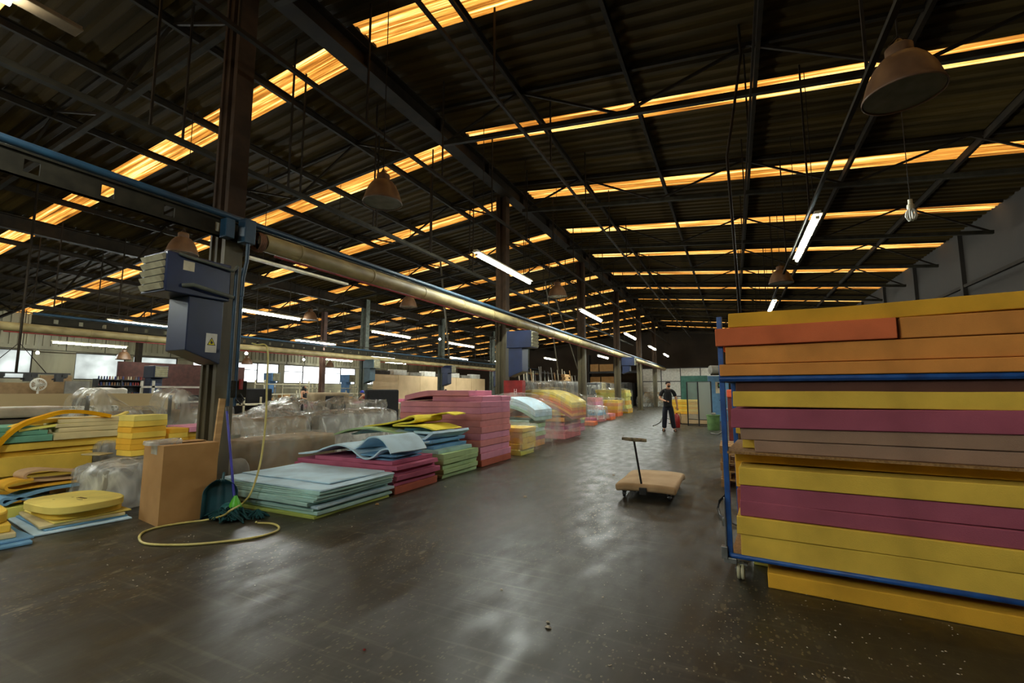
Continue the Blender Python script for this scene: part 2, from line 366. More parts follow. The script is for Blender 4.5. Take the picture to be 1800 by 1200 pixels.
def film_mat(nm, c, tr):
    m = bpy.data.materials.new(nm); m.use_nodes = True; N = m.node_tree.nodes; L = m.node_tree.links; N.clear()
    tc = N.new('ShaderNodeTexCoord'); n = N.new('ShaderNodeTexNoise'); n.inputs['Scale'].default_value = .9; n.inputs['Detail'].default_value = 6; L.new(tc.outputs['Object'], n.inputs['Vector'])
    r = N.new('ShaderNodeValToRGB'); e = r.color_ramp.elements; e[0].position = .3; e[0].color = tuple(v*.6 for v in c[:3])+(1,); e[1].position = .7; e[1].color = c
    L.new(n.outputs[0], r.inputs[0]); t = N.new('ShaderNodeBsdfTranslucent'); L.new(r.outputs[0], t.inputs[0])
    o = N.new('ShaderNodeOutputMaterial')
    if tr > 0:
        tp = N.new('ShaderNodeBsdfTransparent'); mx = N.new('ShaderNodeMixShader'); mx.inputs[0].default_value = tr; L.new(t.outputs[0], mx.inputs[1]); L.new(tp.outputs[0], mx.inputs[2]); L.new(mx.outputs[0], o.inputs[0])
    else: L.new(t.outputs[0], o.inputs[0])
    return m
FILM = film_mat('window_film', (.34, .35, .335, 1), .0); GLAZ = film_mat('window_glass', (.5, .52, .52, 1), .35)
for i, (a, b) in enumerate(wins):
    o = MB().b2((XW-.1, a, wz0), (XW-.09, b, wz1)).build('window_%d' % nwin, FILM if b < 18 else GLAZ); nwin += 1; struct(o)
    fr = MB()
    n = max(1, round((b-a)/1.9))
    for k in range(n+1): yk = a+(b-a)*k/n; fr.b2((XW-.12, yk-.03, wz0), (XW-.02, yk+.03, wz1))
    fr.b2((XW-.12, a, wz0), (XW-.02, b, wz0+.05)); fr.b2((XW-.12, a, wz1-.05), (XW-.02, b, wz1))
    if b > 18:
        for k in range(0, n, 2): ya = a+(b-a)*k/n; fr.b2((XW-.12, ya, 3.05), (XW-.02, ya+(b-a)/n, 3.1))
    fr.build('window_frame', DARK, o)
g = MB(); g.b2((XE, YB, 0), (XE+.2, YF, 6.9))
for k in range(14): g.b2((XE-.12, YB+1+k*4.35, 0), (XE, YB+1.18+k*4.35, 6.75))
struct(g.build('wall_right', WBR))
struct(MB().b2((XE-.1, YB, 4.9), (XE-.03, YF, 5.0)).build('trim_100', DARK))
g = MB(); g.b2((XW, YF, 0), (XE, YF+.2, 8.3)); struct(g.build('wall_back', WBK))
# wall behind the camera with two glazed loading doors
g = MB(); g.b2((XW, YB-.2, 4.2), (XE, YB, 8.3)); g.b2((XW, YB-.2, 0), (-12, YB, 4.2)); g.b2((-8, YB-.2, 0), (-2.2, YB, 4.2)); g.b2((2.6, YB-.2, 0), (XE, YB, 4.2))
struct(g.build('wall_front', PLAST))
DOORF = film_mat('door_film', (.1, .1, .1, 1), .0)
struct(MB().b2((-12, YB-.1, 0), (-8, YB-.08, 4.2)).build('door_1', DOORF)); struct(MB().b2((-2.2, YB-.1, 0), (2.6, YB-.08, 4.2)).build('door_2', DOORF))

# ------------------------------------------------------------------ frame of the hall
COLY = [3.95, 12.7, 21.1, 28.5, 36.0, 43.6]
def icol(x, y, h, m, label, w=.36, d=.26, group='steel columns of the hall'):
    root = empty('steel_column', (x, y, 0), label, 'column', group)
    t = .05; zs = min(3.9, h)
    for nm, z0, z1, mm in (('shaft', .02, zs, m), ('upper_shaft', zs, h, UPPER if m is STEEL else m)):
        g = MB(); g.b2((-w/2, -d/2, z0), (-w/2+t, d/2, z1)); g.b2((w/2-t, -d/2, z0), (w/2, d/2, z1)); g.b2((-w/2+t, -.03, z0), (w/2-t, .03, z1))
        g.b2((-w/2+.001, -d/2+.03, z0), (-.045, d/2-.03, z1)); g.b2((.045, -d/2+.03, z0), (w/2-.001, d/2-.03, z1))   # two channels with a groove between them
        g.build(nm, mm, root, bevel=.006)
    MB().box((0, 0, .01), (w+.16, d+.16, .02)).build('base_plate', m, root)
    g = MB()
    for sx in (-1, 1):
        for sy in (-1, 1): g.lathe([(.018, .02), (.018, .05), (.001, .052)], 6, (sx*(w/2+.04), sy*(d/2+.04), 0))
    g.build('anchor_bolt', DARK, root)
    return root
for i, yv in enumerate(COLY):
    icol(XR-.18, yv, 7.72, STEEL, ['khaki steel column behind the cardboard box, nearest the camera', 'khaki steel column carrying the red cabinet marked H', 'khaki steel column rising behind the pink wrapped foam',
         'khaki steel column beside the yellow wrapped foam heap', 'khaki steel column just left of the white panel wall', 'farthest khaki steel column under the ridge beam'][i])
for i, yv in enumerate([12.1, 20.3, 28.2, 36.2, 44.0]):
    if i: icol(-19.5, yv, 6.85, mat('grey_column', (84, 90, 80), (60, 64, 56)), ['', 'dark grey-green column in the sewing area with blue heater box', 'grey column before the beige panels holding a small blue heater',
         'grey column farther along the beige panels', 'last grey column of the far row'][i], .4, .3)
icol(-23, onx(566, 660, -23).y, 6.4, STEELB, 'thin brown column standing before the bright windows', .3, .24)
icol(-30.5, onx(242, 640, -30.5).y, 5.7, DARK, 'dark post before the white film windows', .3, .24)

# ridge beam and second row beam
g = MB(); g.b2((-.17, YB, 7.70), (.17, YF, 7.73)); g.b2((-.02, YB, 7.73), (.02, YF, 8.12)); g.b2((-.17, YB, 8.1), (.17, YF, 8.13))
for k in range(24): g.b2((-.15, YB+1+k*2.45, 7.73), (.15, YB+1.015+k*2.45, 8.1))
tag(g.build('ridge_beam', DARK, None, (XR, 0, 0)), 'deep steel ridge beam running along the roof peak over the columns', 'beam')
z2 = roofz(-19.5)
g = MB(); g.b2((-.12, YB, z2-.55), (.12, YF, z2-.52)); g.b2((-.02, YB, z2-.52), (.02, YF, z2-.12)); g.b2((-.12, YB, z2-.14), (.12, YF, z2-.11))
tag(g.build('roof_beam', DARK, None, (-19.5, 0, 0)), 'steel beam carrying the left roof slope over the second column row', 'beam')
# purlins
def purlin(x, label, grp):
    z = roofz(x)-.01; g = MB(); g.b2((-.035, YB, z-.17), (.035, YF, z-.15)); g.b2((-.035, YB, z-.15), (-.02, YF, z)); g.b2((-.035, YB, z-.02), (.035, YF, z))
    tag(g.build('roof_purlin', DARK, None, (x, 0, 0)), label, 'purlin', grp)
for k in range(1, 6): purlin(XR+2.25*k+.2, '%s steel purlin to the right of the ridge beam' % NTH[k-1], 'purlins of the right roof slope')
for k in range(1, 12): purlin(XR-2.25*k, '%s steel purlin to the left of the ridge beam' % NTH[k-1], 'purlins of the left roof slope')
# trusses
TY = [-.3, 4.05, 8.4, 12.85, 17.2, 21.1, 24.55, 28.0, 31.5, 35.0, 38.6, 42.2, 45.8]
def truss(x0, x1, label, first=None):
    dz0 = .06; dz1 = .95
    root = empty('roof_truss', (0, 0, 0), label, 'roof truss', 'lattice trusses under the roof')
    n = max(4, 2*round(abs(x1-x0)/4.5))
    P = lambda t, dz: Vector((x0+(x1-x0)*t, 0, roofz(x0+(x1-x0)*t)-dz))
    MB().bar(P(0, dz0), P(1, dz0), .07, .07).build('top_chord', DARK, root)
    MB().bar(P(.02, dz1), P(.98, dz1), .09, .1).build('bottom_chord', CHANNEL, root)
    for k in range(n):
        a, b = k/n, (k+1)/n; z = (dz0, dz1) if k % 2 else (dz1, dz0)
        a = max(a, .02); b = min(b, .98)
        MB().bar(P(a, z[0]), P(b, z[1]), .045, .045).build('diagonal_brace', DARK, root)
    return root
spans = [(XR+.2, XE-.1, 'from the ridge to the right wall'), (XR-.2, -19.3, 'from the ridge to the second column row'), (-19.7, XW+.1, 'from the second column row to the window wall')]
for a, b, ds in spans:
    t0 = None
    for i, yv in enumerate(TY):
        lb = '%s lattice truss from the camera, spanning %s' % (NTH[i] if i < 13 else 'farthest', ds)
        if t0 is None: t0 = truss(a, b, lb); o = t0
        else: o = copy_tree(t0); o['label'] = lb
        o.location = (0, yv, 0)
# hanging rails
def rail(px, py, z, y0, y1, label, w=.05, h=.05, m=None, step=2.2, rods=True):
    X = onz(px, py, z).x; root = empty('hanging_rail', (X, 0, z), label, 'rail', 'rails hung below the roof')
    MB().b2((-w/2, y0, -h/2), (w/2, y1, h/2)).build('rail_bar', m or CHANNEL, root)
    if rods:
        yv = y0+.5; first = None; top = roofz(X)-z-.02
        while yv < y1:
            if first is None: first = MB().b2((-.014, -.014, 0), (.014, .014, top)).build('hanger_rod', DARK, root, (0, yv, 0))
            else: c = first.copy(); COL.objects.link(c); c.location = (0, yv, 0)
            yv += step
rail(700, 422, 5.1, .5, 34, 'perforated steel rail hung left of the ridge, lower one', .1, .05)
rail(350, 263, 5.4, -1, 40, 'ribbed cable tray hung over the wrapped sofas', .12, .06)
rail(598, 183, 5.9, .5, 46, 'long thin rail passing in front of the nearest column', .06, .06, m=DARK)
rail(873, 173, 6.3, .5, 46, 'thin rail running right of the ridge beam', .05, .05, m=DARK, step=2.6)
rail(1500, 190, 4.62, 1, 40, 'conduit rail carrying the fluorescent lights on the right', .05, .05, step=3.9)
rail(1310, 330, 6.0, 2, 40, 'dark rail above the aisle, left of the right lights', .03, .03, m=DARK, step=3.1)
for q, zz, nm in (((150, 560), 5.0, 'over the yellow stacks'), ((500, 590), 4.3, 'over the sewing tables'), ((640, 610), 4.0, 'in front of the window wall'), ((300, 628), 3.6, 'low before the white film windows')):
    rail(q[0], q[1], zz, 6, 44, 'thin pipe rail with hangers '+nm, .05, .04, m=CHANNEL, step=1.7)

# cable drops and slanted poles hanging from the roof
q = [ony(a, b, 8.0) for a, b in ((1292, -60), (1295, 10), (1302, 95), (1290, 190), (1278, 275), (1290, 420), (1300, 545))]
q[0].z = roofz(q[0].x)-.06
tag(MB().tube(q+[Vector((q[-1].x+.02, 8.0, .4))], .022, 8).build('cable_drop', DARK, smooth=60), 'thick dark cable dropping from the roof behind the left end of the cart', 'cable')
for (a, b), (c_, d_), X, nm in (((968, 560), (981, 652), -9.5, 'left'), ((994, 580), (1015, 648), -9.5, 'right')):
    P_, Q_ = onx(a, b, X), onx(c_, d_, X); T_ = P_+(P_-Q_)*((roofz(X)-.01-P_.z)/(P_.z-Q_.z)); tag(MB().tube([T_, Q_], .035, 8).build('slanted_pole', STEEL, smooth=60), 'slanted thin pole between the second and third columns, %s of two' % nm, 'pole')
P_, Q_ = onx(778, 500, -12), onx(790, 632, -12); tag(MB().tube([P_+(P_-Q_)*((roofz(-12)-.01-P_.z)/(P_.z-Q_.z)), Q_], .04, 8).build('slanted_pole', STEEL, smooth=60), 'pale hose pole hanging below the duct above the tall pink stack', 'pole')

# ------------------------------------------------------------------ crane beams with pipe and duct
def crane(x, y0, y1, yduct, zb, label, holes=True, zd=3.62):
    root = empty('service_beam', (x, 0, 0), label, 'service beam')
    g = MB(); g.b2((-.03, y0, zb), (.0, y1, zb+.02)); g.b2((-.03, y0, zb+.25), (.03, y1, zb+.27))
    yv = y0; n = 0
    while yv < y1:
        yb = min(yv+.62, y1)
        g.b2((-.02, yv, zb), (0, yb-.12, zb+.26)); g.b2((-.02, yb-.12, zb), (0, yb, zb+.07)); g.b2((-.02, yb-.12, zb+.2), (0, yb, zb+.26)); yv = yb
    g.build('perforated_channel', CHANNEL, root)
    MB().tube([(.03, y0, zb+.32), (.03, y1, zb+.32)], .045, 12).build('blue_pipe', BLUEP, root, smooth=60)
    if yduct is not None:
        g = MB().tube([(.12, yduct, zd), (.12, y1, zd)], .13, 18)
        yv = yduct+.6
        while yv < y1:
            k = len(g.v); g.lathe([(.131, -.03), (.14, -.03), (.14, .03), (.131, .03)], 18)
            g.v[k:] = [(v[0]+.12, v[2]+yv, v[1]+zd) for v in g.v[k:]]; yv += 1.6
        g.build('duct', BEIGEP, root, smooth=60)
        MB().tube([(.1, yduct+.2, zd-.15), (.1, y1, zd-.15)], .018, 8).build('red_line', REDP, root, smooth=60)
        g = MB()
        for k in range(5): an = k*1.3; g.tube([(.12+math.cos(t*.7+an)*.13, yduct-.04-.02*k, zd-.02+math.sin(t*.7+an)*.14) for t in range(10)], .008, 6)
        g.build('wire_coil', mat('wire_brown', (120, 84, 60)), root, smooth=60)
    return root
crane(-6.22, YB+.2, 48, 4.25, 3.55, 'service beam with blue pipe and beige duct along the column row beside the aisle')
crane(-19.2, 6, 46, 5.2, 3.5, 'farther service beam with pale pipe over the sewing area', zd=3.35)
for i, (xx, yv, lb) in enumerate([(-6.02, 3.95, 'blue electrical junction boxes on the nearest column where the duct starts')]):
    root = empty('junction_box', (xx, yv, 3.5), lb, 'electrical box')
    MB().box((-.02, .0, .17), (.16, .16, .34)).build('box_body', BLUEP, root, bevel=.008)
    MB().box((-.04, -.26, .14), (.14, .12, .26)).build('side_box', BLUEP, root, bevel=.008)
    MB().tube([(.02, .0, 0), (.02, .0, -.25), (.02, -.04, -.5), (.02, -.04, -.75)], .025, 10).build('drop_pipe', BLUEP, root, smooth=60)

# ------------------------------------------------------------------ heaters
def heater(loc, rz, label, s=1.0, sticker=True, hh=1.0, m=None):
    """local: unit back at y=0, louvre face towards -y; x is its width"""
    m = m or BLUE
    root = empty('wall_heater', loc, label, 'heater', 'blue unit heaters on the columns', rz)
    MB().b2((-.27*s, -.78*s, 0), (.27*s, 0, .5*s)).build('upper_casing', m, root, bevel=.012)
    g = MB()
    for k in range(5): g.box((0, -.795*s, (.07+.09*k)*s), (.46*s, .05*s, .07*s), M=Matrix.Rotation(R(28), 3, 'X'))
    g.build('louvre', mat('louvre_grey', (170, 164, 136), (140, 134, 108), rough=.5), root)
    w = .22*s; g = MB()
    b = [(-w, -.48*s), (w, -.48*s), (w, -.04*s), (-w, -.04*s)]
    hb = -.85*s*hh
    vs = [(x, y, 0) for x, y in b]+[(-w, -.48*s, hb+.16*s), (w, -.48*s, hb+.16*s), (w, -.04*s, hb), (-w, -.04*s, hb)]
    g.add(vs, [(0, 1, 5, 4), (1, 2, 6, 5), (2, 3, 7, 6), (3, 0, 4, 7), (4, 5, 6, 7), (0, 3, 2, 1)]); g.build('lower_casing', m, root, bevel=.01)
    if sticker:
        st = MB().b2((w, -.24*s, hb+.15*s), (w+.004, -.1*s, hb+.4*s)).build('warning_sticker', WHITEM, root)
        x = w+.006
        yc, zc = -.17*s, hb+.29*s
        MB().add([(x, yc-.055, zc-.045), (x, yc+.055, zc-.045), (x, yc, zc+.06)], [(0, 1, 2)]).build('black_triangle', BLKM, st)
        MB().add([(x+.001, yc-.042, zc-.037), (x+.001, yc+.042, zc-.037), (x+.001, yc, zc+.042)], [(0, 1, 2)]).build('yellow_triangle', mat('sign_yellow', (225, 215, 30)), st)
        fl = [(0, -.028), (.016, -.022), (.018, -.006), (.008, .012), (.006, .0), (-.002, .026), (-.012, .006), (-.016, -.01), (-.012, -.024)]
        MB().add([(x+.002, yc+a, zc+c) for a, c in fl], [tuple(range(len(fl)))]).build('flame_symbol', BLKM, st)
        MB().b2((.27*s, -.6*s, .3*s), (.27*s+.003, -.47*s, .42*s)).build('type_plate', CREAM, root)
        g = MB(); g.tube([(.27*s, -.66*s, .49*s), (.3, -.6*s, .47*s), (.31, -.2*s, .44*s), (.31, .0, .42*s), (.31, .06, .5*s)], .02, 10)
        g.tube([(.27*s, -.6*s, .1*s), (.33*s, -.5*s, .12*s), (.33*s, -.2*s, .08*s), (.31, .02, .06)], .026, 10); g.build('gas_pipe', mat('pipe_grey', (92, 98, 88), (70, 74, 66), rough=.5), root, smooth=60)
        g = MB()
        for k in range(2): g.tube([(.29+.0*k, .06+.09*k, .5), (.29, .06+.09*k, -1.4)], .022, 10)
        g.build('riser_pipe', BLUEP, root, smooth=60)
    return root
heater((-6.36, 3.8, 2.66), 0, 'large blue heater with pale louvres on the nearest column, yellow warning sticker below', 1.0)
heater((-6.1, 12.5, 2.74), R(90), 'blue heater box on the column with the red cabinet, louvres facing the aisle', 1.02, False)
heater((-6.1, 28.2, 3.0), R(90), 'small far blue heater box left of the white panel wall', 1.0, False, .6)
heater((-19.2, 20.2, 2.75), R(90), 'grey-blue heater on the dark column in the sewing area', 1.0, False, m=mat('dull_blue', (52, 74, 84), (40, 58, 66), rough=.5))
heater((-19.2, 28.1, 2.75), R(90), 'pale blue heater on the column before the beige panels', 1.1, False)
heater((-19.2, 36.1, 2.75), R(90), 'blue heater on the column above the tall pink stack', 1.1, False)
p = onx(264, 668, -20); heater((p.x, p.y, 1.95), R(90), 'distant blue heater left of the nearest column, beyond the sofas', .9, False)
p = onx(470, 672, -28); heater((p.x, p.y, 2.1), R(90), 'light blue heater standing before the bright windows, behind the hose', 1.1, False, m=mat('bright_blue', (92, 140, 190), (76, 120, 170), rough=.5))
p = onx(603, 680, -26); heater((p.x, p.y, 2.1), R(90), 'bright blue heater before the windows right of the brown column', 1.1, False, m=MATS['bright_blue'])
# red cabinet with H on column two
root = empty('hydrant_cabinet', (-6.3, 12.55, 1.12), 'red metal cabinet with a white letter H on the second column', 'fire cabinet')
MB().b2((0, -.12, 0), (.62, .12, .66)).build('cabinet_body', REDP, root, bevel=.008)
MB().b2((.03, -.13, .03), (.59, -.118, .63)).build('cabinet_door', REDP, root, bevel=.004)
g = MB(); g.b2((.36, -.138, .24), (.375, -.131, .4)); g.b2((.43, -.138, .24), (.445, -.131, .4)); g.b2((.375, -.138, .312), (.43, -.131, .328)); g.build('letter', mat('letter_white', (230, 200, 190)), root)
# small switch box and conduit on the nearest column
root = empty('switch_box', (-6.12, 4.0, 1.5), 'small grey isolator box low on the nearest column with a red handle', 'switch')
MB().b2((-.01, -.1, -.13), (.07, .1, .1)).build('box_body', CHANNEL, root, bevel=.01)
MB().b2((.07, -.02, -.02), (.1, .02, .12)).build('handle', REDP, root, bevel=.004)
MB().tube([(.08, 0, -.08), (.1, .05, -.16), (.1, .0, -.22), (.08, -.06, -.15)], .012, 8).build('cable_loop', BLKM, root, smooth=60)

# ------------------------------------------------------------------ fluorescent fixtures
def fixture(x, y, z, label, proto=[None]):
    if proto[0] is None:
        root = empty('fluorescent_light', (x, y, z), label, 'fluorescent light', 'fluorescent lights hung in rows')
        g = MB(); g.b2((-.05, -1.56, .06), (.05, 1.56, .1)); g.b2((-.075, -1.56, .045), (.075, 1.56, .06)); g.b2((-.03, -1.5, .03), (.03, -1.46, -.03)); g.b2((-.03, 1.46, .03), (.03, 1.5, -.03)); g.b2((-.03, -.03, .03), (.03, .03, -.03))
        g.build('housing', CREAM, root, bevel=.006)
        t = MB().tube([(0, -.72, 0), (0, .72, 0)], .032, 12).build('light_tube', TUBEM, root, (0, -.76, -.005), smooth=60)
        c = t.copy(); COL.objects.link(c); c.location = (0, .76, -.005)
        for yy in (-1.2, 1.2): MB().b2((-.006, -.006, 0), (.006, .006, 1)).build('hanger_wire', DARK, root, (0, yy, .08))
        proto[0] = o = root
    else: o = copy_tree(proto[0]); o.location = (x, y, z); o['label'] = label
    for c in o.children:
        if c.name.startswith('hanger_wire'): c.scale.z = roofz(x)-z-.08
    return o
root = empty('fluorescent_light', (-4.98, .05, 4.5), 'light cut by the top left corner, lit at one end only', 'fluorescent light', 'fluorescent lights hung in rows')
g = MB(); g.b2((-.05, -1.56, .06), (.05, 1.6, .1)); g.b2((-.075, -1.56, .045), (.075, 1.6, .06)); g.build('housing', SHADE_DARK, root, bevel=.006)
MB().tube([(0, .35, 0), (0, 1.18, 0)], .032, 12).build('light_tube', TUBEM, root, smooth=60)
for yy in (-1.2, 1.2): MB().b2((-.006, yy-.006, .09), (.006, yy+.006, roofz(-4.98)-4.5)).build('hanger_wire', DARK, root)
fixture(-5.05, 10.1, 4.5, 'lit double tube light in front of the second column')
fixture(-5.1, 18.0, 4.5, 'lit double tube light beside the third column')
fixture(-5.1, 25.8, 4.5, 'lit double tube light past the third column, third in the aisle row')
fixture(-5.1, 33.6, 4.5, 'lit double tube light, fourth in the aisle row')
fixture(-5.1, 41.0, 4.5, 'lit double tube light, farthest in the aisle row')
fixture(1.47, 10.8, 4.5, 'nearest lit double tube light over the right side, under the conduit rail')
fixture(1.4, 19.2, 4.5, 'lit tube light just above the yellow foam on the cart')
for k in range(3): fixture(1.4, 27.0+8*k, 4.5, 'far lit tube light of the right row, hidden behind the cart, %s one' % NTH[k])
fixture(-1.6, -3.5, 4.6, 'lit tube light behind the camera over the aisle'); fixture(-12, -1, 4.6, 'lit tube light behind the camera over the stacks')
fixture(-4.5, -4.4, 4.6, 'lit tube light behind the camera on the left')
L2 = [((432, 546), (503, 558), 4.4, 'right of the nearest column, at the height of the heater'), ((208, 567), (312, 576), 4.4, 'left of the big blue heater, upper'), ((102, 602), (214, 610), 3.8, 'above the white film windows at left'),
      ((519, 598), (590, 605), 4.4, 'over the sewing area beside the brown column'), ((573, 630), (617, 636), 4.1, 'low before the windows right of the brown column'), ((653, 582), (721, 594), 4.4, 'right of the dark grey column'),
      ((656, 627), (690, 631), 4.3, 'low behind the dark grey column, left one'), ((680, 636), (711, 640), 4.1, 'low before the beige panels'), ((790, 603), (832, 610), 4.4, 'above the tall pink stack'),
      ((793, 628), (820, 632), 4.3, 'small above the tall pink stack, lower'), ((865, 634), (885, 637), 4.3, 'just left of the second column'), ((957, 629), (978, 633), 4.2, 'small beyond the second column heater'), ((1052, 626), (1068, 629), 4.0, 'above the boxes on the far shelf')]
for (a, b, z, d) in L2:
    pa, pb = onz(*a, z), onz(*b, z); fixture((pa.x+pb.x)/2, (pa.y+pb.y)/2, z, 'distant lit tube light '+d)
fixture(-16.0, 2.5, 4.5, 'lit tube light over the left yellow stack, out at the left edge')
# unlit fixture left of the row
root = empty('unlit_light', (-10.6, 8.6, 4.7), 'unlit long light housing hanging among the trusses left of the duct', 'light housing')
MB().b2((-.07, -1.6, 0), (.07, 1.6, .06)).build('housing', CREAM, root, bevel=.006); MB().b2((-.006, -1.2, .06), (.006, -1.19, 3.07)).build('hanger_wire', DARK, root); MB().b2((-.006, 1.2, .06), (.006, 1.19, 3.07)).build('hanger_wire', DARK, root)
# high bay dome lamps
SHADE = mat('lamp_shade_enamel', (112, 84, 60), (84, 60, 42), rough=.45, scale=4); LENS = mat('lamp_lens', (90, 98, 92), (70, 78, 72), rough=.25)
def dome(x, y, z, label, proto=[None], s=1.0):
    if proto[0] is None:
        root = empty('high_bay_lamp', (x, y, z), label, 'high bay lamp', 'unlit dome lamps hung from the roof')
        MB().lathe([(.30, 0), (.302, .015), (.285, .06), (.25, .18), (.2, .28), (.15, .345), (.1, .37), (.1, .46), (.085, .475)], 32, cap=False).build('lamp_shade', SHADE, root, smooth=50, solid=.006)
        MB().lathe([(.29, .012), (.001, .02)], 32).build('lens', LENS, root, smooth=60)
        g = MB(); g.lathe([(.04, .475), (.055, .49), (.03, .53), (.015, .55)], 16, cap=True); g.tube([(-.07, 0, .5), (0, 0, .58), (.07, 0, .5)], .008, 6); g.build('socket', BLKM, root, smooth=50)
        MB().tube([(0, 0, 0), (.0, 0, 1)], .008, 6).build('hanger_rod', DARK, root, (0, 0, .54))
        proto[0] = o = root
    else: o = copy_tree(proto[0]); o.location = (x, y, z); o['label'] = label
    for c in o.children:
        if c.name.startswith('hanger_rod'): c.scale.z = roofz(x)-z-.54
    return o
dome(-4.85, 5.33, 4.4, 'unlit dome lamp hanging left of the ridge beam, before the second column')
def bayt(o, z): pass
for (q, z, lb) in [((1588, 168), 4.1, 'large unlit dome lamp at the upper right, over the foam cart'), ((320, 447), 4.4, 'brown dome lamp partly hidden above the big blue heater'), ((980, 522), 4.4, 'dome lamp beside the third column'),
                   ((718, 540), 4.4, 'dome lamp just below the beige duct'), ((545, 563), 4.4, 'small dome lamp over the sewing area left of the dark column'), ((1373, 498), 4.4, 'dome lamp above the yellow foam on the cart'),
                   ((649, 523+110), 3.9, 'tiny dome lamp by the dark column near the windows'), ((217, 632), 3.8, 'small dome lamp before the film windows at left'), ((434, 640), 3.9, 'tiny dome lamp right of the nearest column'), ((580, 645), 3.9, 'tiny dome lamp before the bright windows'), ((729, 640), 3.9, 'tiny pinkish dome lamp over the beige panels')]:
    p = onz(q[0], q[1], z)
    if p.x < -31 or z < 4: p = onx(q[0], q[1], -26)
    dome(p.x, p.y, p.z, lb)
# spiral bulb
p = onz(1603, 386, 4.15)
root = empty('spiral_bulb', (p.x, p.y, 4.15), 'large unlit compact spiral bulb hanging at the upper right', 'light bulb')
g = MB()
for k in range(6):
    a = k*math.pi/3; c, s_ = math.cos(a), math.sin(a); g.tube([(c*.02, s_*.02, .18), (c*.06, s_*.06, .13), (c*.07, s_*.07, .06), (c*.045, s_*.045, .0), (c*.01, s_*.01, .0)], .013, 8)
g.build('glass_coil', WHITEM, root, smooth=60)
MB().lathe([(.035, .17), (.05, .19), (.05, .24), (.03, .26), (.03, .33), (.001, .34)], 14).build('socket', CREAM, root, smooth=40)
MB().tube([(0, 0, .33), (0, 0, roofz(p.x)-4.16)], .006, 6).build('cord', BLKM, root)
# glowing round bulbs far left
for q, X, lb in (((66, 620), -30, 'glowing round bulb at the left end of the film windows'), ((433, 621), -22, 'glowing bulb just right of the nearest column'), ((534, 632), -26, 'glowing bulb before the bright windows'), ((773, 596), -17, 'glowing bulb on the grey column above the pink stack')):
    p = onx(q[0], q[1], X); root = empty('round_bulb', p, lb, 'light bulb', 'glowing bulbs'); MB().lathe([(.001, -.07), (.05, -.05), (.07, 0), (.05, .05), (.02, .08)], 14).build('bulb_glass', BULBM, root, smooth=60)
    MB().lathe([(.022, .08), (.022, .14), (.004, .15), (.004, roofz(X)-p.z)], 8).build('cord', BLKM, root)

# ================================================================== FOAM CART at the right
ca = math.atan2(-.082, .9966)
CE = Vector((math.cos(ca), math.sin(ca), 0)); CN = Vector((-math.sin(ca), math.cos(ca), 0)); CP = Vector((-.07, 4.09, 0))
root = empty('foam_cart', CP, 'blue steel trolley frame with particle boards loaded with foam slabs', 'cart', None, ca)
CL, CD = 2.45, 1.0
for (px, py, top) in ((-.015, .03, 2.07), (-.015, CD, 2.07), (CL, .03, 2.07), (CL, CD, 2.07)):
    MB().b2((px-.02, py-.02, .16), (px+.02, py+.02, top)).build('corner_post', CARTB, root, bevel=.004)
g = MB().tube([(-.03, -.01, 1.557), (CL+.03, -.01, 1.557)], .02, 12); g.b2((-.03, -.02, 1.537), (CL, .02, 1.555)); g.build('front_rail', CARTB, root, smooth=50)
MB().tube([(-.03, CD+.01, 1.557), (CL+.03, CD+.01, 1.557)], .02, 12).build('rear_rail', CARTB, root, smooth=50)
MB().b2((-.035, 0, 1.535), (.0, CD, 1.575)).build('side_rail', CARTB, root); MB().b2((CL, 0, 1.535), (CL+.035, CD, 1.575)).build('side_rail', CARTB, root)
g = MB().tube([(-.03, .12, .19), (-.03, .03, .19), (-.0, -.01, .19), (CL, -.01, .19), (CL+.03, .03, .19), (CL+.03, .12, .19)], .019, 12)
g.build('base_frame', CARTB, root, smooth=60)
MB().tube([(-.03, CD, .19), (CL, CD, .19)], .019, 12).build('base_frame', CARTB, root, smooth=60)
CHIP = mat('chipboard', (170, 132, 84), (130, 96, 56), rough=.85, scale=60, lo=.4, hi=.6)
MB().b2((-.01, .0, .175), (CL, CD, .195)).build('base_board', CHIP, root)
MB().b2((.0, -.02, .968), (CL, CD, .986)).build('shelf_board', CHIP, root)
MB().b2((-.01, .02, 1.56), (CL, CD, 1.578)).build('top_board', CHIP, root)
g = MB(); g.b2((-.075, -.03, .16), (-.03, .03, .25)); g.b2((-.06, -.02, .13), (.03, .05, .17)); g.b2((-.06, .0, .4), (-.03, .04, .46)); g.b2((-.045, -.012, .16), (-.035, .012, .62)); g.build('corner_bracket', mat('galvanised', (150, 152, 150), (110, 112, 110), rough=.35, metal=.6), root, bevel=.003)
for (px, py) in ((.05, .06), (.05, CD-.08), (CL-.08, .06), (CL-.08, CD-.08)):
    c = MB(); c.b2((-.05, -.03, .1), (.05, .03, .115)); c.b2((-.032, -.003, .04), (-.024, .003, .11)); c.b2((-.035, -.02, .04), (-.03, .02, .11)); c.b2((.03, -.02, .04), (.035, .02, .11)); c.tube([(-.04, 0, .065), (.04, 0, .065)], .008, 8)
    cc = c.build('caster', MATS['galvanised'], root, (px, py, .045-.03))
    for sx in (-.014, .014):
        w = MB(); w.lathe([(.03, -.011), (.062, -.011), (.066, -.004), (.066, .004), (.062, .011), (.03, .011), (.03, -.011)], 24)
        w.v = [(v[2]+sx, v[0], v[1]+.052) for v in w.v]; w.build('wheel', mat('wheel_cream', (206, 202, 170), (180, 174, 140), rough=.5), cc, smooth=40)
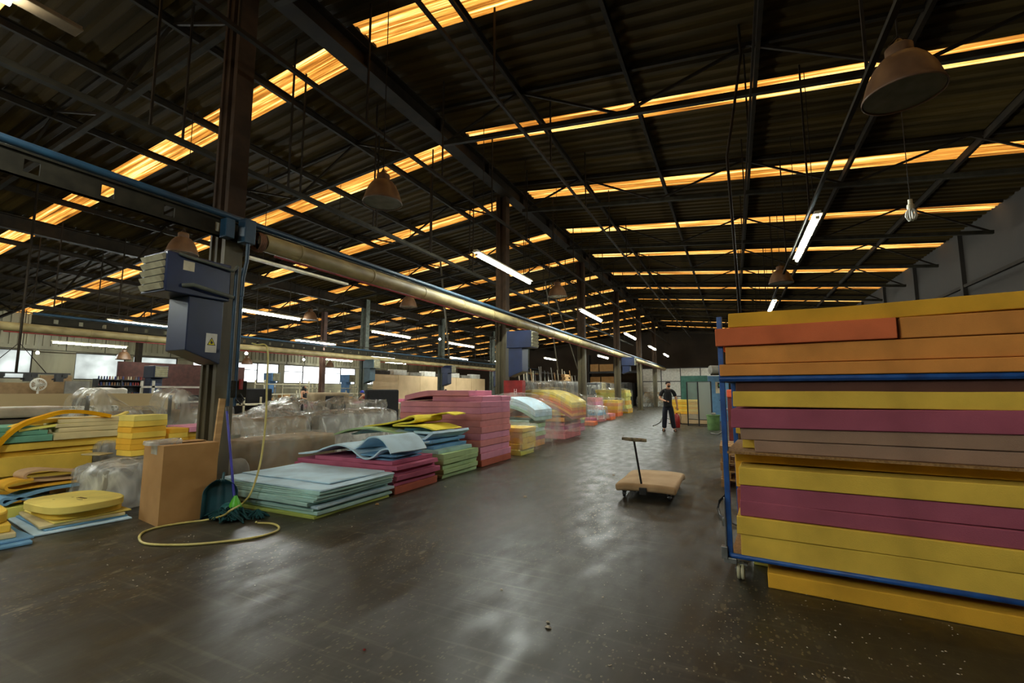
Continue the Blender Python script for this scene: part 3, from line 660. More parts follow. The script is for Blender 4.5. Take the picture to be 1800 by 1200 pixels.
def cb(s0, s1, z0, z1, m, lab, off=.0, depth=.95, bend=None, dz=0):
    w = s1-s0; c = CP + CE*((s0+s1)/2) + CN*(off+depth/2)
    f = (lambda x, y: dz*(x/w)) if dz else bend
    block(m, (c.x, c.y, z0), (w, depth, z1-z0), lab, ca, f, 'foam slabs on the blue cart', nx=20, ny=4, jit=.005, bevel=.006)
cb(-.025, CL-.05, 1.58, 1.672, OR1, 'orange foam slab resting on the upper blue rail of the cart', -.03)
cb(.02, CL, 1.676, 1.815, OR1, 'orange foam slab with a torn left corner, second above the upper rail', -.01)
cb(-.045, 1.11, 1.822, 1.965, OR2, 'red-orange foam slab jutting left near the top of the cart', -.04)
cb(1.135, CL+.02, 1.822, 1.967, OR1, 'orange foam slab to the right of the red-orange one near the cart top', -.02)
cb(.055, CL, 1.972, 2.085, Y2, 'long yellow foam slab on the very top of the cart', -.0, bend=lambda x, y: .006*math.sin(x*3))
cb(.085, CL-.1, 1.45, 1.535, BRN, 'dark brown foam slab just under the upper rail', .02)
cb(.06, CL-.05, 1.337, 1.455, Y1, 'yellow foam slab under the dark brown one', 0)
cb(.04, CL-.05, 1.185, 1.333, MV, 'mauve foam slab in the upper bay of the cart', -.02, dz=.03)
cb(.1, CL-.06, 1.085, 1.195, TP, 'grey-brown foam slab below the mauve one', .0, dz=.01)
cb(.195, CL-.06, .988, 1.08, TP, 'shorter grey-brown foam slab resting on the middle board', .01, dz=.0)
cb(.03, .5, 1.085, 1.175, Y1, 'small yellow foam offcut behind the grey-brown slab at its left end', .5, .4)
cb(.095, .19, .99, 1.075, Y1, 'short golden foam end poking out under the grey-brown slab', .25, .6)
cb(.04, CL-.1, .885, .965, Y2, 'golden foam slab set back under the middle board', .17, .78)
cb(.075, CL-.08, .742, .876, Y1, 'bright yellow foam slab in the lower bay, topmost front one', -.01, dz=.02)
cb(.08, CL-.06, .612, .738, MV, 'upper of the two mauve foam slabs in the lower bay', .0, dz=.02)
cb(.075, CL-.06, .5, .61, MV, 'lower of the two mauve foam slabs in the lower bay', -.01)
cb(.045, CL-.08, .362, .497, Y1, 'yellow foam slab under the mauve pair on the cart', -.025)
cb(.065, CL-.08, .2, .36, Y1, 'yellow foam slab lying on the bottom board of the cart', -.015)
cb(.235, CL-.05, .0, .108, Y2, 'yellow foam slab on the floor under the cart frame', -.01, .7)
cb(.12, .42, .0, .125, YG, 'lemon yellow foam end on the floor behind the caster', .45, .4)
cb(.0, .4, .6, .9, Y2, 'golden foam block at the back left of the lower bay', .62, .3)
cb(.0, .35, .22, .58, BRK, 'brownish foam block at the back left of the lower bay, below the golden one', .62, .3)

# objects seen just left of / behind the cart
def pallet(loc, label, rz=0, n=5):
    root = empty('wooden_pallet', loc, label, 'pallet', 'wooden pallets beside the cart', rz)
    for k in range(5): MB().b2((-.5, -.4+k*.18, .1), (.5, -.31+k*.18, .12)).build('deck_board', WOOD, root)
    for k in range(3): MB().b2((-.5+k*.44, -.4, 0), (-.38+k*.44, .41, .1)).build('bearer', WOOD, root)
    return root
pl = onz(1272, 870)
for k in range(5):
    pallet((pl.x+.46+.02*(k % 2), pl.y+1.0, .125*k), 'wooden pallet seen left of the cart post, %s of its pile' % ('topmost' if k == 4 else ORD[k]))
# tall timber offcut and red-orange machine
p = onz(1296, 772)
tag(MB().b2((-.07, -.05, 0), (.07, .05, 1.5)).build('timber_post', DCARD, None, (p.x+.08, 9.2, 0), bevel=.01), 'brown upright timber seen between the cart post and the foam', 'timber')
p = ony(1285, 690, 14)
root = empty('floor_machine', (p.x+.25, 14, 0), 'red-orange machine cabinet half hidden behind the blue cart post', 'machine')
MB().b2((-.35, -.3, 0), (.4, .5, 1.28)).build('body', mat('machine_maroon', (110, 40, 34), (84, 30, 26), rough=.6), root, bevel=.02)
MB().b2((-.36, -.33, 1.28), (.42, .5, 1.5)).build('hood', mat('machine_orange', (224, 92, 48), (190, 70, 36), rough=.55), root, bevel=.03)
MB().tube([(-.4, -.35, .45), (-.62, -.4, .3), (-.8, -.4, .33)], .02, 8).build('lever', MATS['galvanised'], root, smooth=60)
cab = [onz(1275, 870, .25), onz(1265, 880, .15), onz(1262, 893, .05), onz(1266, 905, .03), onz(1280, 915, .03), (0.15, 5.4, .02)]
tag(MB().tube(cab, .014, 8).build('power_cable', BLKM, smooth=60), 'black cable looping on the floor left of the blue cart post', 'cable')

# ================================================================== left row of foam stacks along the aisle
# light blue sheets
def sheets(xa, xb, ya, yb, z0, lst, where, grp):
    z = z0
    for i, (m, h, dxa, dxb, dya, dyb) in enumerate(lst):
        pos = 'topmost' if i == len(lst)-1 else ORD[i]+(' up' if i else '')
        x0, x1, y0, y1 = xa+dxa, xb+dxb, ya+dya, yb+dyb
        block(m, ((x0+x1)/2, (y0+y1)/2, z), (x1-x0, y1-y0, h), '%s foam sheet, %s in %s' % (COLNAME[m], pos, where), 0, None, grp, 'foam_sheet', 'foam sheet', bevel=.005, jit=.012)
        z += h+.002
    return z
sheets(-6.2, -4.42, 3.9, 5.18, 0, [(LIME, .035, .1, .04, -.04, -.05), (MINT, .035, .0, .05, .0, .0), (MINT, .03, .0, .0, -.02, .0), (LB, .03, .0, .06, .0, .02), (MINT, .045, -.02, -.04, -.06, 0), (MINT, .03, -.02, .04, -.05, 0), (MINT, .018, 0, .06, -.03, 0), (MINT, .02, 0, .05, -.02, .0),
         (MINT, .018, 0, .07, -.0, .0), (MINT, .018, 0, .06, .0, .01), (LB, .02, 0, .07, .02, .02), (LB, .018, -.0, -.1, .3, .0)], 'the low blue sheet pile by the mop', 'sheets of the low blue pile')
# low magenta stack
sheets(-6.45, -4.42, 5.25, 6.28, 0, [(BRK, .1, .0, .04, 0, 0), (MAG, .08, .0, .0, .02, .0), (MAG, .07, .0, .06, .02, .05), (MAG, .07, .0, -.02, .0, .0), (MAG, .06, .05, .05, .02, 0), (MAG, .05, .4, -.06, .05, 0)], 'the low magenta stack', 'slabs of the low magenta stack')
def rib(prof, th, width, label, m, loc, rz=0, skew=0, wav=.01, seed=1, name='foam_sheet', taper=0, cat='foam sheet'):
    o = ribbon(prof, th, width, skew, 8, wav, seed, taper).build(name, m, None, loc, rz, smooth=45); return tag(o, label, cat)
rib([(-.95, .02), (-.6, .06), (-.35, .14), (-.1, .2), (.15, .16), (.42, .03), (.6, .05), (.78, .17), (.95, .2)], .022, .95, 'large light blue foam sheet rippled over the low magenta stack', LB, (-5.45, 5.75, .435), R(0), seed=4)
for k, (dx, dy, h) in enumerate([(.05, 0, .435), (.0, .05, .465), (.1, -.03, .495)]):
    block(SB, (-4.95+dx, 5.72+dy, h), (.7, .7, .025), 'sky blue foam sheet, %s of three under the ripple of the folded sheet' % ['bottom', 'middle', 'top'][k], .05*k, None, 'sky blue sheets under the ripple', 'foam_sheet', 'foam sheet', bevel=.004)
rib([(-.5, .0), (-.38, .02), (-.2, .1), (.0, .22), (.2, .24), (.38, .15), (.5, .03)], .022, .72, 'light blue foam sheet arched at the front of the magenta stack, its ends touching down', LB, (-4.9, 5.66, .54), R(-8), seed=9)
rib([(-.5, .0), (-.2, .03), (.1, .05), (.42, .012)], .02, .5, 'thin blue-green foam sheet hanging over the rear of the low magenta stack', MINT, (-5.95, 6.1, .46), R(20), seed=2)
# pale green stack
sheets(-6.4, -4.45, 6.52, 7.66, 0, [(GN, .07, .0, .0, 0, 0), (GN, .075, .0, .03, 0, .0), (GN, .08, .0, .0, 0, .0), (GN, .08, .0, .03, -.02, .0), (GN, .085, .0, .02, .0, .02)], 'the pale green stack', 'slabs of the pale green stack')
sheets(-6.3, -4.55, 6.5, 7.6, .4, [(MINT, .06, .2, .02, .0, .0), (SB, .05, .0, -.1, .05, .0), (MINT, .05, .1, -.25, -.04, .0), (SB, .05, .3, -.12, .0, .0)], 'the blue layers over the pale green stack', 'blue layers over the green stack')
rib([(-1.05, .0), (-.7, .1), (-.3, .12), (.1, .1), (.5, .02), (.75, .01), (.9, .08), (1.0, .14)], .045, 1.0, 'thick light blue and green foam sheet curling over the pale green stack', LB, (-5.55, 7.05, .62), R(-6), seed=6)
rib([(-.9, .0), (-.6, .1), (-.2, .13), (.2, .08), (.55, .02)], .03, .8, 'pale green foam sheet drooping left over the green stack', GN, (-5.85, 6.8, .66), R(14), seed=8)
block(LB, (-4.9, 7.05, .7), (.6, .7, .05), 'light blue foam block at the right end of the green stack top', R(-10), None, None, 'foam_sheet', 'foam sheet')
block(SB, (-5.25, 7.1, .74), (.6, .5, .05), 'sky blue foam piece tucked under the folded yellow sheet', R(12), None, None, 'foam_sheet', 'foam sheet')
YB2 = foam('bright_yellow', (252, 234, 90)); COLNAME[YB2] = 'bright yellow'
rib([(-.95, .0), (-.6, .05), (-.3, .1), (.0, .16), (.2, .23), (.3, .22), (.32, .16), (.2, .12), (.0, .1), (-.2, .06), (-.1, .05), (.3, .07), (.6, .05), (.8, .0)], .028, .75, 'bright yellow foam sheet folded over itself on top of the green and blue pile', YB2, (-5.4, 7.0, .78), R(-4), seed=3)
rib([(-.7, .0), (-.4, .07), (-.1, .09), (.15, .15), (.4, .2), (.6, .17)], .02, .5, 'yellow foam sheet, upper fold pointing right on the green and blue pile', YB2, (-5.25, 7.3, .86), R(6), seed=5)
# tall pink stack
PKL = [(BRK, .12, 0, .03, 0), (PK, .13, .03, 0, .02), (PK, .12, -.02, 0, 0), (PK2, .12, .02, 0, 0), (PK, .13, -.02, .01, 0), (PK2, .125, .03, 0, .02), (PK2, .125, 0, 0, 0), (PK2, .125, .02, 0, 0), (PK, .125, .01, 0, 0), (PK, .11, 0, 0, 0)]
ztop = stack(-5.46, 8.48, 1.98, 1.28, PKL, 'the tall pink stack')
block(PK, (-5.1, 8.5, ztop), (1.2, 1.1, .11), 'pink foam block standing alone on top of the tall stack, below the bent slab', 0, None, None)
block(PK, (-4.75, 9.0, ztop), (.5, .5, .1), 'small pink foam block at the rear right top of the tall pink stack', R(3), None, None)
block(PK, (-5.6, 8.4, ztop+.112), (1.6, 1.0, .11), 'long pink foam slab bent down to the left, crowning the tall pink stack', 0, lambda x, y: -.11*max(0, (-x-.15)/.65)**1.4 , None, nx=24)
# yellow wrapped pile
stack(-4.95, 9.95, 1.15, .75, [(YG, .13), (Y1, .13), (Y1, .13), (YP, .12), (Y1, .1)], 'the wrapped yellow pile past the tall pink stack')
cover((-4.93, 9.93, .12), (1.35, .95, .58), 'loose clear plastic bag over the yellow pile right of the tall pink stack', 0, PLT, .05, 3, .1)
root = tag(shell((.55, .5, .55), n=10, amp=.09, seed=8, flare=.05).build('plastic_bag', PLT, None, (-4.1, 10.0, 0), .3, smooth=60), 'clear plastic bag spilling onto the floor beside the yellow wrapped pile', 'plastic bag')
# light blue arched pile
stack(-5.4, 11.4, 1.3, 1.15, [(OR1, .16), (MAG, .1), (GN, .11), (MINT, .11), (GN, .12), (MINT, .1)], 'the pale blue arched pile under plastic')
for k in range(3):
    block([MINT, LB, LB][k], (-5.45, 11.4, .72+.095*k), (1.75, 1.2, .09), '%s foam slab arched over the pale blue pile, %s of three' % (['mint green', 'light blue', 'light blue'][k], ['bottom', 'middle', 'top'][k]), 0, lambda x, y: .3-.42*x*x, 'arched slabs of the pale blue pile', nx=18)
cover((-5.35, 11.4, .2), (2.1, 1.5, 1.05), 'clear plastic draped over the arched pale blue foam pile', 0, PLT, .06, 5, .08, lambda x, y: .14-.32*x*x)
# yellow arch over orange
stack(-5.55, 14.2, 1.7, 1.6, [(PK2, .14), (PK2, .13), (MAG, .12), (PK2, .12), (OR1, .13)], 'the big pile under the yellow arch')
for k in range(6):
    m = [BRK, OR1, OR2, OR1, Y1, YP][k]
    block(m, (-5.6, 14.1, .64+.085*k), (2.3, 1.5, .082), '%s foam slab arched over the big pile, %s from the bottom' % (COLNAME[m], ORD[k] if k else 'first'), 0, lambda x, y: .36-.3*x*x, 'arched slabs of the big yellow-topped pile', nx=20)
cover((-5.5, 14.2, .25), (2.6, 1.85, 1.15), 'clear plastic draped over the big yellow arched pile', 0, PLT, .05, 7, .06, lambda x, y: .16-.24*x*x)
# further piles
stack(-5.7, 16.4, 1.1, 1.1, [(PK, .14), (MAG, .13), (TL, .12), (YG, .12), (YG, .12), (Y1, .1)], 'the small mixed pile behind the yellow arch')
cover((-5.7, 16.4, .3), (1.3, 1.3, .62), 'plastic over the small multi-coloured pile behind the big arch', 0, PLT, .05, 9, .05)
stack(-6.4, 18.6, 1.2, 1.3, [(OR1, .13), (BRK, .12), (OR1, .13), (Y2, .12), (Y2, .12), (YG, .12), (YG, .1)], 'the golden pile on orange blocks')
cover((-6.35, 18.6, .5), (1.4, 1.5, .5), 'clear plastic over the golden pile on orange blocks', 0, PLT, .05, 11, .05)
block(OR2, (-5.75, 19.4, 0), (.7, .9, .16), 'red-orange foam block on the floor before the golden pile', .1)
block(MAG, (-6.0, 20.3, .0), (.6, .6, .25), 'magenta foam block on the floor behind the red-orange one', -.1)
stack(-6.35, 22.1, 1.1, 1.2, [(PK2, .15), (PK2, .14), (SB, .13), (LB, .1)], 'the low pink and blue pile under plastic')
cover((-6.35, 22.1, .12), (1.35, 1.4, .6), 'clear plastic over the low pink and blue pile', 0, PLW, .07, 13, .08)
stack(-6.1, 23.6, .9, 1.0, [(OR2, .16), (PK2, .15)], 'the two blocks past the low blue pile')
stack(-7.9, 24.6, 2.6, 1.5, [(PK2, .3), (PK, .3), (PK, .28), (PK2, .22)], 'the wide pink pile past the third column')
cover((-7.9, 24.6, .3), (2.8, 1.7, .95), 'plastic sheet over the wide pink pile past the third column', 0, PLT, .05, 15, .04)
stack(-6.7, 27.2, 1.3, 1.3, [(OR2, .2), (OR1, .18), (Y2, .2), (OR1, .18), (Y1, .15)], 'the golden pile before the yellow heap')
cover((-6.65, 27.2, .3), (1.5, 1.5, .75), 'clear plastic over the golden wrapped pile before the yellow heap', 0, PLT, .06, 17, .06)
stack(-7.4, 31.4, 2.0, 1.7, [(Y2, .28), (YG, .26), (Y2, .28), (YG, .26), (YG, .25), (YP, .18)], 'the tall far yellow heap', jx=.08, jit=.03)
cover((-7.4, 31.4, .1), (2.2, 1.9, 1.5), 'crumpled clear plastic around the tall far yellow heap', 0, PLT, .09, 19, .0)

# ================================================================== near left: cardboard box, broom, dustpan, mop, hose, plank
bx = empty('cardboard_box', (-5.9, 3.24, 0), 'tall brown cardboard box with an open slot in the top, against the nearest column', 'cardboard box', None, R(-9))
w, d, h = .58, .55, .85
g = MB(); g.b2((-w/2, -d/2, 0), (w/2, -d/2+.008, h)); g.b2((-w/2, d/2-.008, 0), (w/2, d/2, h)); g.b2((-w/2, -d/2+.008, 0), (-w/2+.008, d/2-.008, h)); g.b2((w/2-.008, -d/2+.008, 0), (w/2, d/2-.008, h)); g.b2((-w/2+.008, -d/2+.008, 0), (w/2-.008, d/2-.008, .01))
g.build('carton_body', CARD, bx)
MB().b2((-w/2, -d/2, h), (-.06, d/2, h+.006)).build('top_flap', CARD, bx); MB().b2((.1, -d/2, h), (w/2, d/2, h+.006)).build('top_flap', CARD, bx)
MB().b2((-.07, -d/2-.002, h-.1), (.11, -d/2, h+.004)).build('packing_tape', PLD, bx)
g = shell((.26, .3, .05), n=8, amp=.03, seed=4).build('torn_plastic', PLD, bx, (.0, -.2, h+.002), smooth=60)
# plank
p0 = Vector((-6.02, 3.66, .0)); tag(MB().bar(p0, (-6.1, 3.8, 1.36), .075, .03).build('wooden_plank', WOOD), 'narrow light wooden plank leaning on the nearest column', 'plank')
# broom: blue handle leaning against the column
root = empty('floor_brush', (-5.3, 3.52, 0), 'brush with long blue handle and green head leaning toward the column', 'brush')
MB().tube([(-.0, .0, .22), (-.56, .2, 1.2)], .015, 12).build('handle', mat('handle_blue', (44, 48, 170), (34, 38, 140), rough=.35), root, smooth=60)
MB().tube([(-.56, .2, 1.2), (-.585, .21, 1.25)], .017, 12).build('handle_tip', BLKM, root, smooth=60)
g = MB(); g.lathe([(.06, .06), (.075, .1), (.055, .17), (.03, .22), (.018, .25)], 16, (0.02, 0, 0), cap=True); g.build('green_collar', mat('lime_plastic', (96, 196, 52), (76, 170, 40), rough=.4), root, smooth=50)
MB().lathe([(.11, .035), (.13, .06), (.09, .12), (.06, .14)], 18, (-.06, .0, .02), cap=True).build('mop_cap', mat('teal_plastic', (44, 110, 112), (34, 90, 92), rough=.4), root, smooth=50)
# mop yarn: loops
g = MB(); rr = random.Random(3)
for k in range(120):
    a = rr.uniform(0, 6.28); L = rr.uniform(.08, .27); sx = math.cos(a); sy = math.sin(a); ox, oy = rr.uniform(-.07, .12), rr.uniform(-.07, .07)
    pts = []
    for t in range(8):
        u = t/7; lp = math.sin(u*math.pi); pts.append((ox+sx*L*lp*1.15+rr.uniform(-.012, .012)+(.045*(u-.5))*sy, oy+sy*L*lp*.62+rr.uniform(-.012, .012)-(.045*(u-.5))*sx, .012+.1*(1-lp)*rr.uniform(.7, 1)+rr.uniform(0, .03)))
    g.tube(pts, .0075, 5, cap=False)
o = g.build('mop_yarn', mat('yarn_teal', (18, 78, 80), (10, 50, 54), rough=.95, scale=30), root, (-.0, -.05, 0), smooth=60); o['kind'] = 'stuff'
root2 = empty('mop_head', (-5.02, 3.62, 0), 'small dark teal mop head lying behind the brush', 'mop')
g = MB()
for k in range(60):
    a = rr.uniform(0, 6.28); L = rr.uniform(.05, .16); sx = math.cos(a); sy = math.sin(a)
    g.tube([(sx*L*math.sin(t/6*math.pi)*1.2, sy*L*math.sin(t/6*math.pi)*.7+.02*(t/6-.5), .012+.06*(1-math.sin(t/6*math.pi))+rr.uniform(0, .03)) for t in range(7)], .007, 5, cap=False)
g.build('mop_yarn', MATS['yarn_teal'], root2, smooth=60)['kind'] = 'stuff'
# dustpan standing against the box
def dustpan():
    root = empty('dustpan', (-5.46, 3.46, 0), 'large dark teal dustpan standing upright between the box and the brush', 'dustpan', None, R(50))
    g = MB(); n = 14; H2 = .42; V = []
    for j in range(n+1):
        z = H2*j/n; hw = .175*(1-max(0, (j/n-.62)/.38)**2.4*.75)
        for i in range(n+1):
            u = -1+2*i/n; lip = .075*max(0, (abs(u)-.82)/.18)**1.2+.07*max(0, (j/n-.86)/.14); V.append((u*hw, -lip+.02*math.cos(u*3)*.3 - .012*(abs(u) < .08), z))
    f = [(j*(n+1)+i, j*(n+1)+i+1, (j+1)*(n+1)+i+1, (j+1)*(n+1)+i) for j in range(n) for i in range(n)]
    g.add(V, f); o = g.build('pan', mat('dustpan_teal', (34, 78, 86), (24, 58, 66), rough=.28, scale=5), root, smooth=60, solid=.006); o.rotation_euler[0] = R(-10)
    g = MB().tube([(0, .0, .4), (0, .02, .45), (0, .05, .5)], .016, 10); h = g.build('handle_stub', MATS['dustpan_teal'], root, smooth=60); h.rotation_euler[0] = R(-10)
    MB().b2((-.178, -.03, .0), (.178, .0, .012)).build('rubber_lip', BLKM, root)
dustpan()
# hose
hp = [(470, 612, -5.62), ]
hose = [Vector((-5.7, 4.15, 2.55)), onx(452, 606, -5.7), onx(470, 612, -5.62), onx(469, 680, -5.5), onx(467, 740, -5.45), onx(460, 800, -5.4), onx(452, 835, -5.35), onx(440, 868, -5.32), onx(425, 885, -5.32), onz(405, 897, .2), onz(392, 906, .08), onz(360, 914, .012), onz(320, 919, .012), onz(280, 926, .012), onz(252, 935, .012), onz(245, 947, .012), onz(262, 956, .012), onz(330, 957, .012), onz(400, 951, .012), onz(450, 944, .012), onz(484, 934, .012), onz(490, 926, .012), onz(478, 920, .012), onz(455, 919, .012), onz(450, 917, .03)]
def smooth_path(q, k=6):
    q = [Vector(p) for p in q]; out = []
    for i in range(len(q)-1):
        p0 = q[max(i-1, 0)]; p1 = q[i]; p2 = q[i+1]; p3 = q[min(i+2, len(q)-1)]
        for s in range(k):
            t = s/k; out.append(.5*((2*p1)+(-p0+p2)*t+(2*p0-5*p1+4*p2-p3)*t*t+(-p0+3*p1-3*p2+p3)*t**3))
    return out+[q[-1]]
hose[0] = Vector((-6.0, 4.1, 2.12))
tag(MB().tube(smooth_path(hose), .0115, 8).build('air_hose', mat('hose_yellow', (206, 194, 116), (184, 170, 96), rough=.45), smooth=60), 'pale yellow hose hanging from the column and looping over the floor', 'hose')

# ================================================================== near left: big yellow stack and cut cushions
WH = 'the big yellow stack at the left edge'
XS = -8.5
def lblk(m, y0, y1, z0, z1, lab, xf=0, depth=1.3, bend=None, name='foam_block'):
    block(m, (XS+xf-depth/2, (y0+y1)/2, z0), (depth, y1-y0, z1-z0), lab, 0, bend, 'foam of the big left stack', name, nx=5, ny=14, jit=.012)
lblk(Y2, 1.2, 2.78, 0, .17, 'golden foam slab on the floor, bottom of the big left stack', .0)
lblk(Y1, 1.2, 3.42, .172, .36, 'yellow foam slab second from the floor in the big left stack', .0)
lblk(Y1, 1.2, 3.45, .362, .60, 'thick yellow foam slab in the middle of the big left stack', .03)
lblk(Y1, 1.2, 3.75, .605, .67, 'thin yellow foam slab jutting right over the thick one', -.02)
lblk(Y1, 1.2, 3.80, .673, .77, 'upper long yellow foam slab of the big left stack', .02, bend=lambda x, y: .01*math.sin(y*2))
lblk(TL, 1.2, 2.98, .785, .87, 'teal foam slab, lowest of the three teal ones', .05, .9)
lblk(TL, 1.2, 2.92, .873, .93, 'teal foam slab, middle of the three teal ones', .04, .9)
lblk(TL, 1.2, 2.86, .933, .99, 'teal foam slab, topmost of the three teal ones', .0, .9)
for k, (a, b) in enumerate([(.785, .88), (.883, .95), (.953, 1.01), (1.013, 1.07)]):
    lblk(CRM, 3.0+.03*(k % 2), 3.8+.05*(k > 1), a, b, 'cream foam block, %s of four on the big yellow stack' % ['lowest', 'second', 'third', 'topmost'][k], .06, .8)
def strip(pts, th, wd, lab, m):
    g = MB(); P = smooth_path(pts, 8); n = len(P)
    for i, p in enumerate(P):
        t = (P[min(i+1, n-1)]-P[max(i-1, 0)]).normalized(); nn = t.cross(Vector((1, 0, 0))).normalized()
        for a, b in ((-wd/2, -th/2), (wd/2, -th/2), (wd/2, th/2), (-wd/2, th/2)): g.v.append(tuple(p+Vector((a, 0, 0))+nn*b))
    g.f = [(i*4+k, i*4+(k+1) % 4, (i+1)*4+(k+1) % 4, (i+1)*4+k) for i in range(n-1) for k in range(4)]+[(0, 1, 2, 3), ((n-1)*4+3, (n-1)*4+2, (n-1)*4+1, (n-1)*4)]
    tag(g.build('foam_strip', m, smooth=40), lab, 'foam strip', 'long foam strips over the left stack')
def SP(*q, X=-8.45): return [onx(a, b, X) for a, b in q]
YO = foam('amber', (236, 170, 20))
strip(SP((-20, 800), (8, 768), (40, 745), (75, 733), (110, 724), (150, 724), (192, 731)), .05, .12, 'thick amber foam strip arching over the top of the left stack', YO)
strip(SP((-20, 775), (20, 752), (60, 742), (100, 738), (150, 737), (190, 734), X=-8.6), .05, .14, 'yellow foam strip running under the amber one', Y1)
strip(SP((30, 757), (60, 752), (110, 745), (150, 738), (200, 736), (222, 733), X=-8.5), .03, .1, 'thin yellow foam strip along the edge over the cream blocks', YG)
strip(SP((60, 742), (100, 741), (160, 738), (205, 731), (224, 724), X=-8.7), .03, .1, 'pale yellow foam strip with its end lifting at the right', YP)
strip(SP((-20, 756), (30, 750), (70, 744), (120, 742), (170, 742), X=-8.9), .04, .14, 'yellow foam strip at the back of the left stack top', Y1)
# shaped cushions in front
def oval(lx, ly, n=48, p=3.4):
    return [(math.copysign(abs(math.cos(t))**(2/p), math.cos(t))*lx, math.copysign(abs(math.sin(t))**(2/p), math.sin(t))*ly) for t in [2*math.pi*k/n for k in range(n)]]
def prism(outl, h, bend=None):
    g = MB(); n = len(outl); lv = [(0, .96), (h*.12, 1), (h*.88, 1), (h, .97)]
    for z, s in lv: g.v += [(x*s, y*s, z+(bend(x, y) if bend else 0)) for x, y in outl]
    for j in range(3): g.f += [(j*n+i, j*n+(i+1) % n, (j+1)*n+(i+1) % n, (j+1)*n+i) for i in range(n)]
    g.f += [tuple(range(n-1, -1, -1)), tuple(3*n+i for i in range(n))]
    return g
A = R(-8)   # pile axis
cpt = (-6.9, 2.66)
block(LB, (cpt[0], cpt[1], 0), (1.14, .8, .022), 'pale blue-green foam board on the floor under the oval cushions', A, None, None, 'foam_sheet', 'foam sheet')
block(SB, (cpt[0]-.02, cpt[1]+.02, .024), (1.02, .7, .02), 'sky blue foam board, second under the oval cushions', A+.04, None, None, 'foam_sheet', 'foam sheet')
block(CRM, (cpt[0]-.03, cpt[1]+.02, .046), (1.04, .7, .03), 'cream foam board under the oval cushions', A-.02, None, None, 'foam_sheet', 'foam sheet')
block(YP, (cpt[0]+.0, cpt[1]+.06, .078), (.98, .66, .02), 'pale yellow foam board directly under the oval cushions', A+.06, None, None, 'foam_sheet', 'foam sheet')
tag(prism(oval(.44, .33), .07).build('foam_cushion', Y1, None, (cpt[0]+.06, cpt[1]+.03, .1), A+.08, smooth=40), 'lower yellow oval foam cushion, shifted right under the marked one', 'foam cushion')
cu = empty('foam_cushion', (cpt[0]+.12, cpt[1]-.02, .172), 'yellow oval foam cushion with faint handwriting and two small holes', 'foam cushion', None, A+R(10))
prism(oval(.46, .345), .085).build('cushion_body', YP, cu, smooth=40)
g = MB()
for x, y in ((-.12, -.14), (-.06, .0)): g.lathe([(.012, .0855), (.001, .0865)], 10, (x, y, 0))
g.build('pin_hole', DCARD, cu)
g = MB(); zz = .0875; pen = lambda *q: g.tube([(x, y, zz) for x, y in q], .0025, 4, cap=False)
for k in range(5): x0 = .02+.03*k; pen((x0, .0+.004*k), (x0+.012, .04), (x0+.018, .01), (x0+.03, .03))
pen((.1, -.03), (.16, -.035), (.2, -.02)); g.build('handwriting', mat('pencil', (120, 100, 60)), cu)
# blue and beige looped strips behind
def loopstrip(c, rz, prof, th, wd, lab, m, z):
    o = ribbon(prof, th, wd, 0, 5, .0, 2).build('foam_strip', m, None, (c[0], c[1], z), rz, smooth=50); tag(o, lab, 'foam strip', 'looped foam strips behind the cushions')
block(YG, (-7.66, 2.42, 0), (.26, .24, .13), 'small lemon foam block on the floor behind the oval cushions', A)
block(Y2, (-7.8, 3.0, 0), (.46, .8, .14), 'golden foam block supporting the looped strips', 0)
block(TP, (-7.82, 3.1, .142), (.4, .5, .05), 'beige foam block under the right end of the looped strips', 0)
loopstrip((-7.72, 2.78), R(90), [(.44, .12), (.2, .13), (-.05, .13), (-.25, .1), (-.4, .05), (-.47, .02), (-.5, .05), (-.47, .09), (-.36, .07), (-.2, .03), (0, .0), (.3, .0)], .03, .34, 'sky blue foam strip doubled back into a loop behind the cushions', SB, .145)
loopstrip((-7.76, 2.8), R(90), [(.5, .02), (.2, .02), (-.1, .02), (-.34, .0), (-.46, .03), (-.47, .08), (-.38, .11), (-.25, .11)], .028, .32, 'golden foam strip looped above the blue one', Y2, .295)
loopstrip((-7.78, 2.86), R(90), [(.46, .03), (.2, .03), (-.1, .04), (-.3, .06), (-.38, .11), (-.34, .16), (-.2, .17), (.05, .12), (.3, .08), (.44, .07)], .025, .3, 'beige foam strip folded in a loop on top of the strips', PKB, .33)
# pile cut by the left edge
c2 = (-6.72, 1.8)
block(SB, (c2[0], c2[1], 0), (1.1, .76, .03), 'sky blue foam board on the floor, cut by the left edge of the photo', A, None, None, 'foam_sheet', 'foam sheet')
block(SB, (c2[0]+.1, c2[1]+.05, .032), (.8, .6, .025), 'smaller sky blue foam board over the first one at the left edge', A+.12, None, None, 'foam_sheet', 'foam sheet')
block(CRM, (c2[0]-.1, c2[1]+.0, .06), (1.0, .6, .05), 'cream foam board at the left edge', A, None, None, 'foam_sheet', 'foam sheet')
block(Y1, (c2[0]-.14, c2[1]+.02, .112), (.95, .55, .07), 'yellow foam board at the left edge below the round cushions', A-.05, None, None, 'foam_sheet', 'foam sheet')
tag(prism(oval(.42, .28), .1).build('foam_cushion', Y1, None, (c2[0]-.1, c2[1]+.0, .185), A, smooth=40), 'rounded yellow foam cushion at the left edge, lower one', 'foam cushion')
tag(prism(oval(.36, .22), .1).build('foam_cushion', YP, None, (c2[0]-.12, c2[1]-.1, .287), A, smooth=40), 'pale rounded foam cushion at the left edge, upper one', 'foam cushion')

